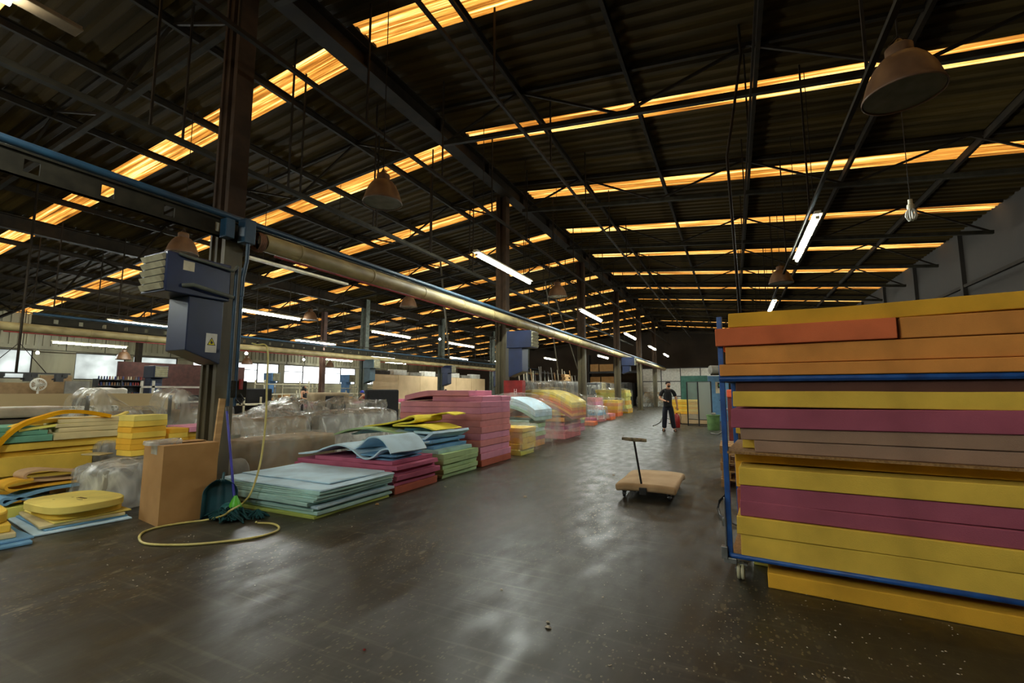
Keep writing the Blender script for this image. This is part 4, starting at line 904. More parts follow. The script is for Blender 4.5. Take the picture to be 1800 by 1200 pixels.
# ================================================================== wrapped furniture behind the stacks
def sofa(loc, w, d, h, m, label, rz=0, arms=True, legs=True, tilt=0):
    """sofa with its long side along local y, seat towards +x"""
    root = empty('sofa', loc, label, 'sofa', 'sofas waiting under plastic', rz)
    MB().box((0, 0, h*.22+.04), (d, w, h*.36)).build('base', m, root, bevel=.03)
    o = MB().box((-d/2+.14, 0, h*.55), (.26, w-.02, h*.88)).build('backrest', m, root, bevel=.06)
    if arms:
        for s in (-1, 1): MB().box((0, s*(w/2-.11), h*.36), (d-.02, .2, h*.66)).build('armrest', m, root, bevel=.05)
    n = 2 if w < 2.2 else 3
    for k in range(n): MB().box((.1, (k-(n-1)/2)*(w-.46)/n, h*.46), (d-.32, (w-.5)/n, .15)).build('seat_cushion', m, root, bevel=.05)
    if legs:
        for sx in (-1, 1):
            for sy in (-1, 1): MB().tube([(sx*(d/2-.08), sy*(w/2-.08), 0), (sx*(d/2-.1), sy*(w/2-.1), .09)], .02, 8).build('leg', BLKM, root)
    return root
def blockfurn(c, dims, m, label, rz=0, name='padded_block', cat='upholstered block'):
    o = MB().box((0, 0, dims[2]/2), dims).build(name, m, None, c, rz, bevel=.05, seg=3, smooth=60); return tag(o, label, cat)
# S1 beige wrapped base in front
blockfurn((-7.35, 5.68, 0), (.8, 1.8, .66), TANF, 'beige upholstered block wrapped in plastic right of the nearest column')
cover((-7.35, 5.68, 0), (.88, 1.9, .71), 'clear stretch wrap around the beige upholstered block', 0, PLT, .035, 21, .01)
# S2 grey
sofa((-9.1, 9.0, 0), 2.75, .95, .9, GREYF, 'long grey sofa under plastic, its back facing the aisle, left of the tall pink stack', math.pi, False)
cover((-9.1, 9.0, 0), (1.05, 2.9, .97), 'glossy plastic around the long grey sofa left of the tall pink stack', 0, PLW, .06, 22, .02, lambda x, y: .02*math.sin(y*3))
# S5 tan sofa
sofa((-9.1, 6.35, 0), 2.0, .9, .92, TANF, 'tan sofa under plastic between the nearest column and the grey sofa', math.pi)
cover((-9.1, 6.35, 0), (1.05, 2.2, .98), 'wrinkled plastic over the tan sofa right of the nearest column', 0, PLW, .09, 23, .03, lambda x, y: .07*math.sin(y*5))
for k, (yy, zz) in enumerate([(5.35, 1.0), (7.25, 1.02)]):
    tag(MB().lathe([(.03, 0), (.022, .13), (.012, .15)], 10, cap=True).build('furniture_foot', BLKM, None, (-8.75, yy, zz)), 'black foot poking up through the plastic, %s of the tan sofa' % ['left end', 'right end'][k], 'foot')
# S3, S4 behind
def upturned(loc, w, d, h, m, label, rz=0):
    root = empty('upturned_sofa', loc, label, 'sofa', 'sofas waiting under plastic', rz)
    MB().box((0, 0, .45), (d, w, .9)).build('body', m, root, bevel=.05)
    MB().box((-d/2+.06, 0, .45+h/2-.05), (.1, w-.1, h)).build('backrest', m, root, bevel=.03)
    for sy in (-.48, .0, .48): MB().bar((.1, sy*w*.96, .88), (.12, sy*w*.96, .98+h*.35), .04).build('leg', BLKM, root)
    return root
upturned((-10.7, 10.5, 0), 2.3, .9, .45, TANF, 'tan sofa on its back with dark legs up, behind the long grey sofa', math.pi)
cover((-10.7, 10.5, .75), (1.05, 2.5, .42), 'whitish plastic hood over the upturned tan sofa behind the grey one', 0, PLW, .09, 24, .03, lambda x, y: .08*math.cos(y*4.2))
cover((-10.7, 8.5, .55), (1.25, 1.6, .56), 'striped folded plastic heap between the two rear sofas', 0, PLD, .12, 25, .05, lambda x, y: .1-.25*abs(y))
blockfurn((-10.7, 8.5, 0), (1.1, 1.4, .88), GREYF, 'grey base under the striped plastic heap, behind the tan sofa')
# behind the yellow block pile, left of column
for k, (yy, XX, hh) in enumerate([(4.05, -9.6, 1.25), (5.3, -9.6, 1.25)]):
    root = empty('upholstered_chair', (XX-.3, yy, 0), 'grey-brown seat tipped up under plastic with a dark foot on top, %s of two' % ['left', 'right'][k], 'chair', 'tipped seats under plastic')
    MB().box((0, .3, .42), (.8, 1.1, .84)).build('base', GREYF, root, bevel=.05); MB().box((-.1, .3, .95), (.3, 1.1, .3)).build('backrest', TANF, root, bevel=.06)
    MB().bar((0.1, -.2, .85), (.15, -.22, 1.38), .045).build('leg', BLKM, root)
    cover((XX-.3, yy+.3, .5), (.95, 1.25, .72), 'tented plastic pulled up over the %s tipped seat' % ['left', 'right'][k], 0, PLW, .05, 26+k, .05, lambda x, y: .35*max(0, 1-abs(y+.45)/.5)-.05)
# dark wrapped things right of the yellow stack
blockfurn((-8.75, 3.98, 0), (.8, .9, .66), DGREY, 'dark grey wrapped block behind the big yellow stack')
cover((-8.75, 3.98, 0), (.9, 1.0, .74), 'dark glossy plastic around the block behind the big yellow stack', 0, PLW, .06, 30, .02)
blockfurn((-7.35, 3.42, 0), (.8, .9, .5), GREYF, 'grey padded block carrying the small yellow foam pile, left of the box')
cover((-7.35, 3.42, 0), (.9, 1.0, .535), 'grey creased plastic around the padded block left of the box', 0, PLD, .05, 31, .03, p=5.0)
# small yellow block pile
zz = .56
for k in range(7):
    block(Y1 if k in (0, 3, 5) else (YP if k > 4 else Y2), (-7.72+rnd.uniform(-.015, .015), 3.69, zz), (.34, .44, .078), 'yellow foam cut, %s of the small pile behind the cardboard box' % ('topmost' if k == 6 else ORD[k]), R(3)+rnd.uniform(-.04, .04), None, 'small yellow cuts behind the box', bevel=.004); zz += .08
blockfurn((-7.95, 4.7, 0), (1.2, 1.35, .6), GREYF, 'grey wrapped block hidden behind the box, carrying pink and yellow cuts')
for j, (yy, n, top) in enumerate([(4.12, 4, None), (4.42, 3, PK), (4.72, 3, PK)]):
    zz = .61
    for k in range(n): block(Y2 if k % 2 else Y1, (-7.8-.05*j, yy, zz), (.4, .26, .07), 'yellow foam cut, %s of the %s short pile left of the column' % (ORD[k], NTH[j]), rnd.uniform(-.05, .05), None, 'yellow cuts left of the column', bevel=.004); zz += .073
    if top: block(PK, (-7.95, yy+.02, zz), (.75, .29, .08), 'pink foam cut resting on the yellow ones, %s of two' % ['', 'left', 'right'][j], R(-6), None, 'pink cuts left of the column', bevel=.004)
block(CRM, (-8.1, 3.35, .57), (.3, .2, .02), 'small cream foam scrap beside the small yellow pile', .3, None, None, 'foam_sheet', 'foam sheet')
# low grey box and round roll right of column
tag(MB().box((0, 0, .36), (.5, .3, .72)).build('storage_box', mat('box_grey', (120, 120, 100), (96, 96, 80)), None, (-7.9, 4.98, 0), bevel=.01), 'grey-green box standing just right of the nearest column', 'box')
root = tag(MB().tube([(-7.0, 4.35, .22), (-7.0, 4.75, .22)], .2, 20).build('wrapped_roll', GREYF, smooth=40, bevel=.03), 'round grey wrapped roll low between the column and the beige block', 'roll')
# distant left: partition, white patterned seat, black chair back, rolls
PART = mat('partition_board', (190, 168, 124), (176, 154, 110), rough=.8, scale=.6)
tag(MB().b2((-.02, 0, 0), (.02, 6.6, 1.4)).build('partition_panel', PART, None, (-14, .8, 0)), 'long low beige board partition behind the left stack', 'partition')
tag(MB().b2((-.02, 0, 0), (.02, 5.4, .72)).build('partition_panel', DCARD, None, (-13.7, 1.2, 0)), 'darker brown board leaning below the beige partition', 'partition')
def at(x, y, X): return onx(x, y, X)
p = at(140, 705, -12.5); root = empty('black_chair', (p.x, p.y, 0), 'black draped chair back before the beige partition', 'chair'); MB().add([(0, -.28, .0), (0, .22, 0), (0, .12, 1.32), (0, -.12, 1.32), (.3, -.3, 0), (.3, .24, 0), (.12, .13, 1.32), (.12, -.12, 1.32)], [(0, 1, 2, 3), (4, 5, 6, 7), (0, 1, 5, 4), (1, 2, 6, 5), (2, 3, 7, 6), (3, 0, 4, 7)]).build('draped_back', BLACK, root, bevel=.04)
p = at(172, 712, -12); PATT = mat('patterned_white', (226, 226, 214), (120, 124, 112), rough=.8, scale=14, lo=.44, hi=.5)
root = empty('patterned_seat', (p.x, p.y, 0), 'white and grey patterned seat beside the black chair', 'chair'); MB().box((0, 0, .45), (.8, .95, .9)).build('seat_body', PATT, root, bevel=.06); MB().box((-.3, 0, .95), (.22, .95, .4)).build('backrest', PATT, root, bevel=.06)
for k, (z0, z1, mm, yy) in enumerate([(.0, .62, DGREY, .2), (.64, .98, GREYF, .15), (1.0, 1.18, WHITEM, .3)]):
    p = at(25, 730, -11.5); blockfurn((p.x, p.y-.4, z0), (.9, 1.7+yy, z1-z0), mm, ['dark upholstered base', 'grey wrapped cushion slab', 'white wrapped cushion slab'][k]+' piled far left behind the yellow strips')
tag(MB().lathe([(.05, 0), (.08, .03), (.08, .1), (.05, .13)], 16, cap=True).build('maroon_cushion', mat('maroon', (110, 36, 48)), None, tuple(at(57, 722, -11.2)-Vector((0, 0, .1))), smooth=50), 'small maroon cushion end at the right of the grey slabs', 'cushion')
# sewing hall left: boards, fan, spool rack, shelves
def pxpanel(px0, px1, ptop, X, m, label, th=.05, zb=0):
    a, b = at(px0, ptop, X), at(px1, ptop, X); zt = (a.z+b.z)/2
    tag(MB().b2((X-th, a.y, zb), (X, b.y, zt)).build('partition_panel', m), label, 'partition')
BRB = mat('brown_board', (150, 122, 84), (128, 102, 68))
pxpanel(-20, 68, 672, -19.4, BRB, 'low brown board screen at the far left under the hanging machine bar')
pxpanel(71, 127, 660, -19.0, BRB, 'taller brown board screen with small bright slots, behind the white fan')
pxpanel(115, 158, 670, -18.6, GREYF, 'grey cloth screen right of the tall brown board')
p = at(67, 680, -15.5); root = empty('standing_fan', (p.x, p.y, 0), 'white standing fan behind the beige partition', 'fan', None, R(-35))
MB().lathe([(.22, 0), (.22, .03), (.04, .05), (.025, .06), (.02, 1.6)], 20).build('stand', WHITEM, root, smooth=40)
g = MB()
for k in range(10): a = k*math.pi/10; g.tube([(.0, .15*math.cos(a), 1.62+.15*math.sin(a)), (.06, 0, 1.62), (0, -.15*math.cos(a), 1.62-.15*math.sin(a))], .004, 4, cap=False)
g.lathe([(.13, -.01), (.16, 0), (.13, .01)], 24); g.v[-72:] = [(v[2], v[0], v[1]+1.62) for v in g.v[-72:]]; g.build('fan_guard', WHITEM, root, smooth=50)
g = MB()
for k in range(3): a = k*2.094; g.add([(.03, 0, 1.62), (.01, .13*math.cos(a-.35), 1.62+.13*math.sin(a-.35)), (.05, .13*math.cos(a+.35), 1.62+.13*math.sin(a+.35))], [(0, 1, 2)])
g.build('fan_blade', WHITEM, root, solid=.004); MB().tube([(-.16, 0, 1.62), (.03, 0, 1.62)], .05, 14).build('motor', WHITEM, root, smooth=40)
# hanging bar with machine heads
p = at(28, 655, -17); root = empty('hanging_machine_bar', (p.x, p.y, p.z), 'black bar with four machine heads hung from the roof at the far left', 'hanging machine')
MB().b2((-.02, -1.1, -.02), (.02, 1.1, .02)).build('bar', BLKM, root)
for k in range(4): g = MB(); g.box((0, 0, -.12), (.14, .16, .2)); g.box((.05, .1, -.06), (.08, .12, .08)); g.tube([(0, -.14, -.16), (0, .16, -.1)], .02, 6); g.build('machine_head', BLKM, root, (0, -1.0+.62*k, 0))
MB().tube([(0, 0, 0), (0, 0, roofz(p.x)-p.z)], .03, 8).build('hanger_rod', DARK, root); MB().tube([(0, -.6, 0), (0, 0, .8), (0, .6, 0)], .012, 6).build('stay', DARK, root)
# spool rack
p = at(208, 690, -22); root = empty('spool_rack', (p.x, p.y, 0), 'dark shelf rack filled with thread spools below the film window', 'shelf rack')
for z in (.8, 1.25, 1.65, 1.88): MB().b2((-.2, -.75, z), (.2, .75, z+.03)).build('shelf', BLKM, root)
for yy in (-.75, 0, .75): MB().b2((-.2, yy-.02, 0), (.2, yy+.02, 1.93)).build('upright', BLKM, root)
MB().b2((-.22, -.75, .0), (-.2, .75, 1.9)).build('back_panel', BLKM, root)
SPM = [mat('spool_'+n, c) for n, c in (('red', (140, 50, 50)), ('blue', (60, 70, 120)), ('cream', (200, 190, 160)), ('grey', (110, 110, 110)), ('brown', (120, 84, 56)))]
sp0 = {}
for r_, z in enumerate((.83, 1.28, 1.68, 1.91)):
    for k in range(17):
        mi = rnd.randrange(5)
        if mi not in sp0:
            sp0[mi] = MB().lathe([(.034, 0), (.03, .015), (.022, .11), (.034, .12), (.001, .13)], 8).build('thread_spool', SPM[mi], None, smooth=40); o = sp0[mi]
        else: o = sp0[mi].copy(); COL.objects.link(o)
        o.location = (p.x+.08, p.y-.7+k*.087, z); tag(o, '%s thread spool, %s from the left on the %s shelf of the dark rack' % (['red', 'blue', 'cream', 'grey', 'brown'][mi], NTH[k], ['lowest', 'second', 'third', 'top'][r_]), 'thread spool', 'thread spools on the dark rack')
# white cloth on machine table, white shelves with fabric
def table(loc, w, d, label, rz=0, m=WHITEM, h=.78):
    root = empty('work_table', loc, label, 'table', 'work tables in the sewing area', rz)
    MB().box((0, 0, h), (d, w, .04)).build('table_top', m, root)
    for sx in (-1, 1):
        for sy in (-1, 1): MB().box((sx*(d/2-.05), sy*(w/2-.05), h/2-.01), (.045, .045, h-.02)).build('leg', CREAM, root)
    return root
p = at(215, 690, -16); table((p.x, p.y, 0), 2.6, .9, 'white table behind the left tipped seat', h=1.28)
tag(shell((.5, .9, .22), n=8, amp=.05, seed=40).build('fabric_heap', WHITEM, None, (p.x, p.y-.4, 1.31), smooth=60), 'heap of white cloth on the table behind the left tipped seat', 'cloth')
def rack(loc, w, d, h, nsh, label, rz=0, m=CREAM, t=.05):
    root = empty('metal_rack', loc, label, 'rack', 'cream racks of the sewing area', rz)
    for sx in (-1, 1):
        for sy in (-1, 1): MB().box((sx*d/2, sy*w/2, h/2), (t, t, h)).build('upright', m, root)
    for k in range(nsh):
        z = h*(k+.6)/nsh; MB().box((0, 0, z), (d+t, w+t, .05)).build('shelf', m, root)
    return root
p = at(325, 690, -15); r0 = rack((p.x, p.y, 0), 2.0, .6, 1.75, 4, 'white shelf stuffed with folded fabric left of the nearest column', m=WHITEM)
for k in range(8):
    tag(shell((.5, .42, .16), n=6, amp=.04, seed=50+k).build('fabric_bundle', WHITEM if k % 3 else BLACK, None, (p.x+.02, p.y-.75+.48*(k % 4), (.725 if k < 4 else 1.16)-.43*0+.0), smooth=60), 'folded %s cloth bundle, %s from the left on the %s shelf of the white rack' % ('white' if k % 3 else 'black', NTH[k % 4], 'lower' if k < 4 else 'upper'), 'cloth bundle')
tag(MB().b2((0, -3.2, 0), (.1, 3.2, 2.9)).build('partition_panel', mat('maroon_board', (84, 50, 44), (66, 40, 34), rough=.8), None, (-27, at(330, 645, -27).y, 0)), 'dark maroon wall screen left of the nearest column', 'partition')
for k, (px, X, w, h, n, dd) in enumerate([(497, -21, 2.6, 2.0, 4, 'tall cream rack in front of the windows, left of the standing worker'), (445, -15, 1.1, 1.25, 2, 'short cream frame just right of the hose'), (560, -20, 2.2, 1.5, 3, 'cream rack behind the standing worker'),
                             (590, -24, 3.2, 1.9, 3, 'long cream rack below the windows by the brown column'), (628, -22, 2.6, 1.5, 3, 'cream rack left of the dark grey column'), (655, -25, 3.0, 2.0, 3, 'far cream rack right of the dark grey column'), (520, -24, 2.4, 1.9, 3, 'cream rack under the bright windows behind the worker')]):
    p = at(px, 690, X); rack((p.x, p.y, 0), w, .7, h, n, dd)
    for j in range(3):
        q = MB().box((0, 0, .14), (.5, .45, .28)).build('carton', [CARD, WHITEM, GREYF][j % 3], None, (p.x, p.y-w/3+j*w/3, h*(.6 if n < 3 else 1.6)/n+.03), bevel=.02)
        tag(q, 'small %s box, %s on the %s' % (['brown', 'white', 'grey'][j], ['left', 'middle', 'right'][j], ' '.join(dd.split(',')[0].split()[:11])), 'box', 'boxes on the cream racks')
for px, X, w, dd in ((505, -14.5, 2.6, 'long dark-topped table behind the wrapped tan sofa'), (610, -17.5, 2.2, 'table where a worker in dark bends over'), (690, -17, 2.5, 'table beside the black upholstered piece'), (735, -22, 3, 'table before the beige panels')):
    p = at(px, 700, X); table((p.x, p.y, 0), w, 1.0, dd, m=WHITEM if px > 600 else DCARD, h=.8)
    for j in range(3): tag(MB().box((0, 0, .1), (.3, .35, .2)).build('sewing_part', [BLKM, WHITEM, MAG][j], None, (p.x, p.y-w/3+j*w/3, .82), bevel=.03), '%s piece on the %s' % (['black', 'white', 'pink'][j], dd), 'workpiece')
p = at(443, 690, -16); blockfurn((p.x, p.y, 0), (.9, 1.0, 1.55), BLACK, 'dark upholstered piece standing right behind the nearest column', name='padded_piece')
p = at(578, 692, -16); root = empty('arched_headboard', (p.x, p.y, 0), 'tan arched sofa shell with a dark opening, behind the wrapped sofas', 'furniture shell')
MB().box((0, 0, .7), (.5, 2.0, 1.4)).build('shell_body', TANF, root, bevel=.12, seg=4); MB().box((.26, .1, .95), (.04, 1.0, .6)).build('dark_opening', BLACK, root, bevel=.02)
p = at(672, 694, -14); root = empty('black_headboard', (p.x, p.y, 0), 'large black upholstered headboard left of the tall pink stack', 'headboard'); MB().box((0, 0, .8), (.25, 2.0, 1.45)).build('panel', BLACK, root, bevel=.08, seg=3); MB().box((0, 0, .05), (.3, 1.8, .1)).build('foot', BLKM, root)
# beige panel wall with wrapped goods on top
ya, yb = at(655, 680, -24.5).y, at(852, 680, -24.5).y
root = empty('panel_partition', (-24.5, ya, 0), 'tall beige panel partition behind the tall pink stack', 'partition')
n = 6; L = (yb-ya)/n
for k in range(n): MB().b2((-.03, k*L+.02, 0), (.03, (k+1)*L-.02, 2.75)).build('panel', PANEL, root)
MB().b2((-.05, 2.9*L, 0), (.06, 2.9*L+.15, 2.8)).build('post', DARK, root)
for k in range(8): blockfurn((-24.9, ya+1.2+k*2.05, 2.76), (.6, 1.7, .45 if k % 2 else .3), [DGREY, WHITEM, GREYF, WHITEM][k % 4], '%s wrapped bundle lying on top of the beige partition' % NTH[k], name='wrapped_bundle', cat='bundle')
tag(MB().b2((-.9, ya+1, 2.70), (.0, yb, 2.75)).build('storage_deck', PANEL, None, (-24.56, 0, 0)), 'narrow storage deck behind the top of the beige partition', 'deck')
# ---- upright wrapped cushions row
def upright(px0, px1, X, ztop, cols, where, grp):
    y0, y1 = at(px0, 690, X).y, at(px1, 690, X).y; n = len(cols); L = (y1-y0)/n
    for k, m in enumerate(cols):
        o = MB().box((0, 0, ztop/2), (.9, L*.9, ztop)).build('upright_cushion', m, None, (X, y0+(k+.5)*L, 0), rnd.uniform(-.06, .06), bevel=.07, seg=3, smooth=60)
        tag(o, '%s upright padded panel, %s from the left of %s' % ({GREYF: 'grey', TANF: 'tan', DGREY: 'dark grey', WHITEM: 'white', CRM: 'cream', BLACK: 'black'}[m], NTH[k], where), 'padded panel', grp)
    return y0, y1
a, b = upright(906, 955, -10.5, 1.95, [DGREY, GREYF, GREYF, TANF, GREYF, TANF], 'the first wrapped row', 'first wrapped upright row')
cover((-10.5, (a+b)/2, 0), (1.05, b-a+.1, 2.02), 'milky plastic over the first upright row behind the yellow arch', 0, PLW, .05, 60, .02)
a, b = upright(962, 1024, -10.5, 2.08, [GREYF, GREYF, TANF, GREYF, GREYF, DGREY, GREYF, DGREY, BLACK], 'the second wrapped row', 'second wrapped upright row')
cover((-10.5, (a+b)/2, 0), (1.05, b-a+.1, 2.14), 'milky plastic over the second upright row left of the third column', 0, PLW, .05, 61, .02)
a, b = upright(1040, 1090, -9.8, 2.1, [DGREY, CRM, DGREY, WHITEM, DGREY, CRM, DGREY], 'the third wrapped row', 'third wrapped upright row')
cover((-9.8, (a+b)/2, 0), (1.05, b-a+.1, 2.16), 'milky plastic over the third upright row right of the third column', 0, PLW, .05, 62, .02)
upright(1096, 1120, -9.6, 2.3, [DGREY, BLACK, DGREY], 'the far dark row', 'far dark upright row')
# slanted timber racks behind
root_y = [at(q, 660, -12.5).y for q in (912, 960, 1018)]
for k in range(2):
    y0, y1 = root_y[k], root_y[k+1]; rt = empty('timber_rack', (-12.6, y0, 0), 'dark rack with leaning timber battens, %s part behind the upright rows' % ['left', 'right'][k], 'rack')
    MB().b2((-.05, 0, 2.75), (.05, y1-y0, 2.85)).build('top_rail', DARK, rt); MB().b2((-.05, 0, 1.0), (.05, y1-y0, 1.1)).build('lower_rail', DARK, rt)
    for yy in (0, y1-y0): MB().b2((-.06, yy-.06, 0), (.06, yy+.06, 2.9)).build('upright', DARK, rt)
    for j in range(13):
        yy = y0+(j+.5)*(y1-y0)/13
        tag(MB().bar((-12.3, yy, .0), (-12.55+rnd.uniform(-.02, .02), yy+rnd.uniform(-.5, .5), 2.95+rnd.uniform(-.2, .3)), .07, .04).build('timber_batten', [WOOD, GREYF, DGREY, CREAM][rnd.randrange(4)]), 'leaning batten, %s from the left in the %s timber rack' % (NTH[j] if j < 13 else 'last', ['left', 'right'][k]), 'batten', 'leaning battens')
p = at(989, 655, -11.9)
for k in range(5): tag(MB().box((0, 0, .05), (.3, 1.1, .08)).build('timber_offcut', WOOD, None, (-11.7, p.y+.15*(k % 2), 2.2+.11*k), .12*(k % 3)-.1), 'light timber offcut, %s in the bright pile on the racks' % ['lowest', 'second', 'third', 'fourth', 'topmost'][k], 'offcut', 'bright offcuts')
tag(MB().b2((-.35, -1.2, 0), (.35, 1.2, 2.18)).build('storage_cabinet', DARK, None, (-11.75, p.y, 0)), 'dark cabinet under the bright timber offcuts', 'cabinet')
# shelf with cardboard boxes at the far end
ya, yb = at(1036, 650, -12.2).y, at(1096, 650, -12.2).y
ya = 42.2; Xs = -12.2
rt = empty('pallet_rack', (0, 49.0, 0), 'black pallet rack with cardboard boxes at the far left end wall', 'rack')
xl, xr = ony(1036, 650, 49).x, ony(1128, 650, 49).x
for z in (2.0, 3.35): MB().b2((xl, -.5, z), (xr, .5, z+.22)).build('beam_shelf', BLKM, rt)
for xx in (xl, (xl+xr)/2, xr-.1): MB().b2((xx, -.5, 0), (xx+.1, .5, 5.4)).build('upright', BLKM, rt)
for k, (a0, a1, b0, b1) in enumerate([(1037, 1051, 636, 649), (1053, 1077, 636, 649), (1037, 1054, 656.5, 669), (1056.5, 1079, 656, 669), (1080, 1088, 655.5, 669)]):
    P0, P1 = ony(a0, b1, 48.4), ony(a1, b0, 48.4); zb = 3.572 if k < 2 else 2.222
    tag(MB().b2((P0.x, 48.55, zb), (P1.x, 49.4, zb+P1.z-P0.z)).build('cardboard_box', CARD), 'cardboard box on the %s level of the far black rack, %s' % (('upper', 'lower')[k > 1], ['left', 'right', 'left', 'middle', 'right'][k]), 'cardboard box')
# white panel wall, wrapped bed, booth
x0, x1 = -8.28, -1.0
rt = empty('white_panel_wall', (0, 47.5, 0), 'white square-panelled wall at the end of the aisle', 'partition')
cw = (x1-x0)/4
for i in range(4):
    for j, (za, zb) in enumerate([(0, .95), (.95, 2.4), (2.4, 3.7)]): MB().b2((x0+i*cw+.04, 0, za+.04), (x0+(i+1)*cw-.04, .05, zb-.04)).build('panel', WHITEM, rt, bevel=.01)
g = MB()
for i in range(5): g.b2((x0+i*cw-.04, -.01, 0), (x0+i*cw+.04, .06, 3.75))
for z in (.0, .95, 2.4, 3.7): g.b2((x0, -.005, z-.04), (x1, .055, z+.04))
g.build('panel_joint', BLKM, rt)
blockfurn((-6.6, 45.3, 0), (3.4, 1.8, .35), GREYF, 'grey mattress base wrapped in plastic at the end of the aisle', name='mattress', cat='mattress')
blockfurn((-6.65, 45.3, .36), (3.2, 1.7, .4), TANF, 'beige mattress on top of the grey base at the aisle end', name='mattress', cat='mattress')
blockfurn((-7.0, 45.3, .77), (1.4, 1.0, .6), TANF, 'beige cushion heap on the far mattresses', name='cushion', cat='cushion')
cover((-6.6, 45.3, 0), (3.6, 1.9, 1.1), 'plastic sheet over the far mattresses', 0, PLW, .12, 70, .03, lambda x, y: .35*max(0, 1-abs(x+.5))-.1)
TEALP = mat('teal_board', (66, 122, 108), (54, 104, 92), rough=.6); BLUB = mat('blue_board', (98, 146, 186), (84, 128, 166), rough=.6)
tag(MB().b2((-2.4, 24.6, 0), (-1.15, 24.66, 2.22)).build('partition_panel', TEALP), 'teal green board behind the glass door frame', 'partition')
rt = empty('blue_cabinet', (-.72, 24.5, 0), 'light blue cabinet wall with a notice and a small green sign', 'cabinet')
MB().b2((-.42, 0, 0), (.5, .6, 2.2)).build('body', BLUB, rt, bevel=.01)
MB().b2((-.08, -.02, 1.35), (.32, -.001, 1.9)).build('notice', CREAM, rt)
s_ = MB().b2((.02, -.04, 1.6), (.26, -.021, 1.86)).build('green_sign', BLKM, rt); g = MB().lathe([(.075, 0), (.06, .004), (.001, .004)], 16); g.v = [(v[0]+.14, -.042-v[2], v[1]+1.73) for v in g.v]; g.build('green_dot', mat('sign_green', (60, 170, 90)), s_)
g = MB(); g.b2((.1, -.01, .9), (.14, -.001, 1.15)); g.b2((.06, -.01, 1.0), (.16, -.001, 1.03)); g.build('switch_mark', BLKM, rt)
tag(MB().tube([(-.95, 23.2, 2.45), (-.25, 23.6, 2.45)], .2, 20).build('ventilator', GREYF, smooth=40), 'grey cylindrical ventilator above the blue cabinet, beside the cart', 'ventilator')
rv = empty('support_post', (-.1, 23.4, 0), 'dark post with a bracket carrying the grey ventilator', 'post'); MB().b2((-.05, -.05, 0), (.05, .05, 2.9)).build('shaft', DARK, rv); MB().b2((-.85, -.1, 2.2), (-.05, .3, 2.25)).build('bracket', DARK, rv)
# glass door frame
rt = empty('glass_door_frame', (0, 0, 0), 'free-standing black framed glass doors beside the green bin', 'door frame')
P0 = Vector((-1.8, 20.85, 0)); P1 = Vector((-.84, 20.4, 0)); dd = (P1-P0)
for t, nm in ((0, 'frame_post'), (.46, 'middle_post'), (1, 'frame_post')): q = P0+dd*t; MB().b2((q.x-.025, q.y-.025, 0), (q.x+.025, q.y+.025, 1.85)).build(nm, BLKM, rt)
for z in (.02, .28, 1.84): MB().bar((P0.x, P0.y, z), (P1.x, P1.y, z), .03, .03).build('frame_rail', BLKM, rt)
GL = bpy.data.materials.new('pane_glass'); GL.use_nodes = True; _n = GL.node_tree.nodes; _l = GL.node_tree.links; _p = _n['Principled BSDF']; _p.inputs['Base Color'].default_value = lin((150, 155, 145)); _p.inputs['Roughness'].default_value = .08
_t = _n.new('ShaderNodeBsdfTransparent'); _m = _n.new('ShaderNodeMixShader'); _m.inputs[0].default_value = .3; _l.new(_t.outputs[0], _m.inputs[1]); _l.new(_p.outputs[0], _m.inputs[2]); _l.new(_m.outputs[0], _n['Material Output'].inputs[0])
GL2 = GL.copy(); [x for x in GL2.node_tree.nodes if x.type == 'MIX_SHADER'][0].inputs[0].default_value = .75
for a0, a1, m_ in ((.02, .45, GL), (.48, .98, GL2)):
    q0, q1 = P0+dd*a0, P0+dd*a1; MB().bar((q0.x, q0.y, 1.06), (q1.x, q1.y, 1.06), .008, 1.54).build('glass_pane', m_, rt)
for k in range(6): block(Y1 if k % 2 else Y2, (-1.95, 22.4, .44+.105*k), (1.25, .9, .1), 'yellow foam slab, %s of the pile behind the man and the glass doors' % ('topmost' if k == 5 else ORD[k]), 0, None, 'yellow slabs behind the man')
rt = empty('plywood_crate', (-1.75, 21.9, 0), 'low plywood crate under the yellow foam behind the man', 'crate'); MB().b2((-.9, -.2, .03), (.95, .95, .43)).build('crate_body', MDF, rt, bevel=.01); MB().b2((-.95, -.25, 0), (1.0, 1.0, .03)).build('base_board', BLKM, rt)
# green bin, table edge, small machine
rt = empty('green_bin', (-.75, 18.95, 0), 'green plastic bin beside the glass doors', 'bin'); GB = mat('bin_green', (112, 150, 92), (92, 128, 76), rough=.5)
MB().lathe([(.001, 0), (.2, 0), (.21, .02), (.225, .52), (.245, .53), (.245, .57), (.21, .57), (.2, .05), (.001, .04)], 28).build('bin_body', GB, rt, smooth=40)
MB().box((0.02, 0, .6), (.16, .12, .1)).build('rubbish', GREYF, rt, bevel=.03)
table((-.1, 20.0, 0), 1.0, .8, 'grey work table between the green bin and the cart', m=GREYF, h=.75)
# red extinguisher behind the man
rt = empty('fire_extinguisher', (-2.12, 19.6, 0), 'red extinguisher standing behind the legs of the man', 'extinguisher'); MB().lathe([(.001, 0), (.11, 0), (.12, .02), (.12, .42), (.09, .5), (.04, .54), (.04, .58)], 20).build('cylinder', REDP, rt, smooth=40); MB().tube([(.03, 0, .58), (.13, 0, .6), (.16, 0, .4), (.13, 0, .2)], .012, 8).build('hose', BLKM, rt, smooth=60)
q0, q1 = onz(1148, 749), onz(1166, 738); tag(MB().tube(smooth_path([q0+Vector((0, 0, .015)), (q0+q1)/2+Vector((.05, 0, .02)), q1+Vector((0, 0, .12)), Vector((-2.1, 20.9, .1))]), .02, 6).build('power_cable', BLKM, smooth=60), 'black cable trailing left from behind the man', 'cable')

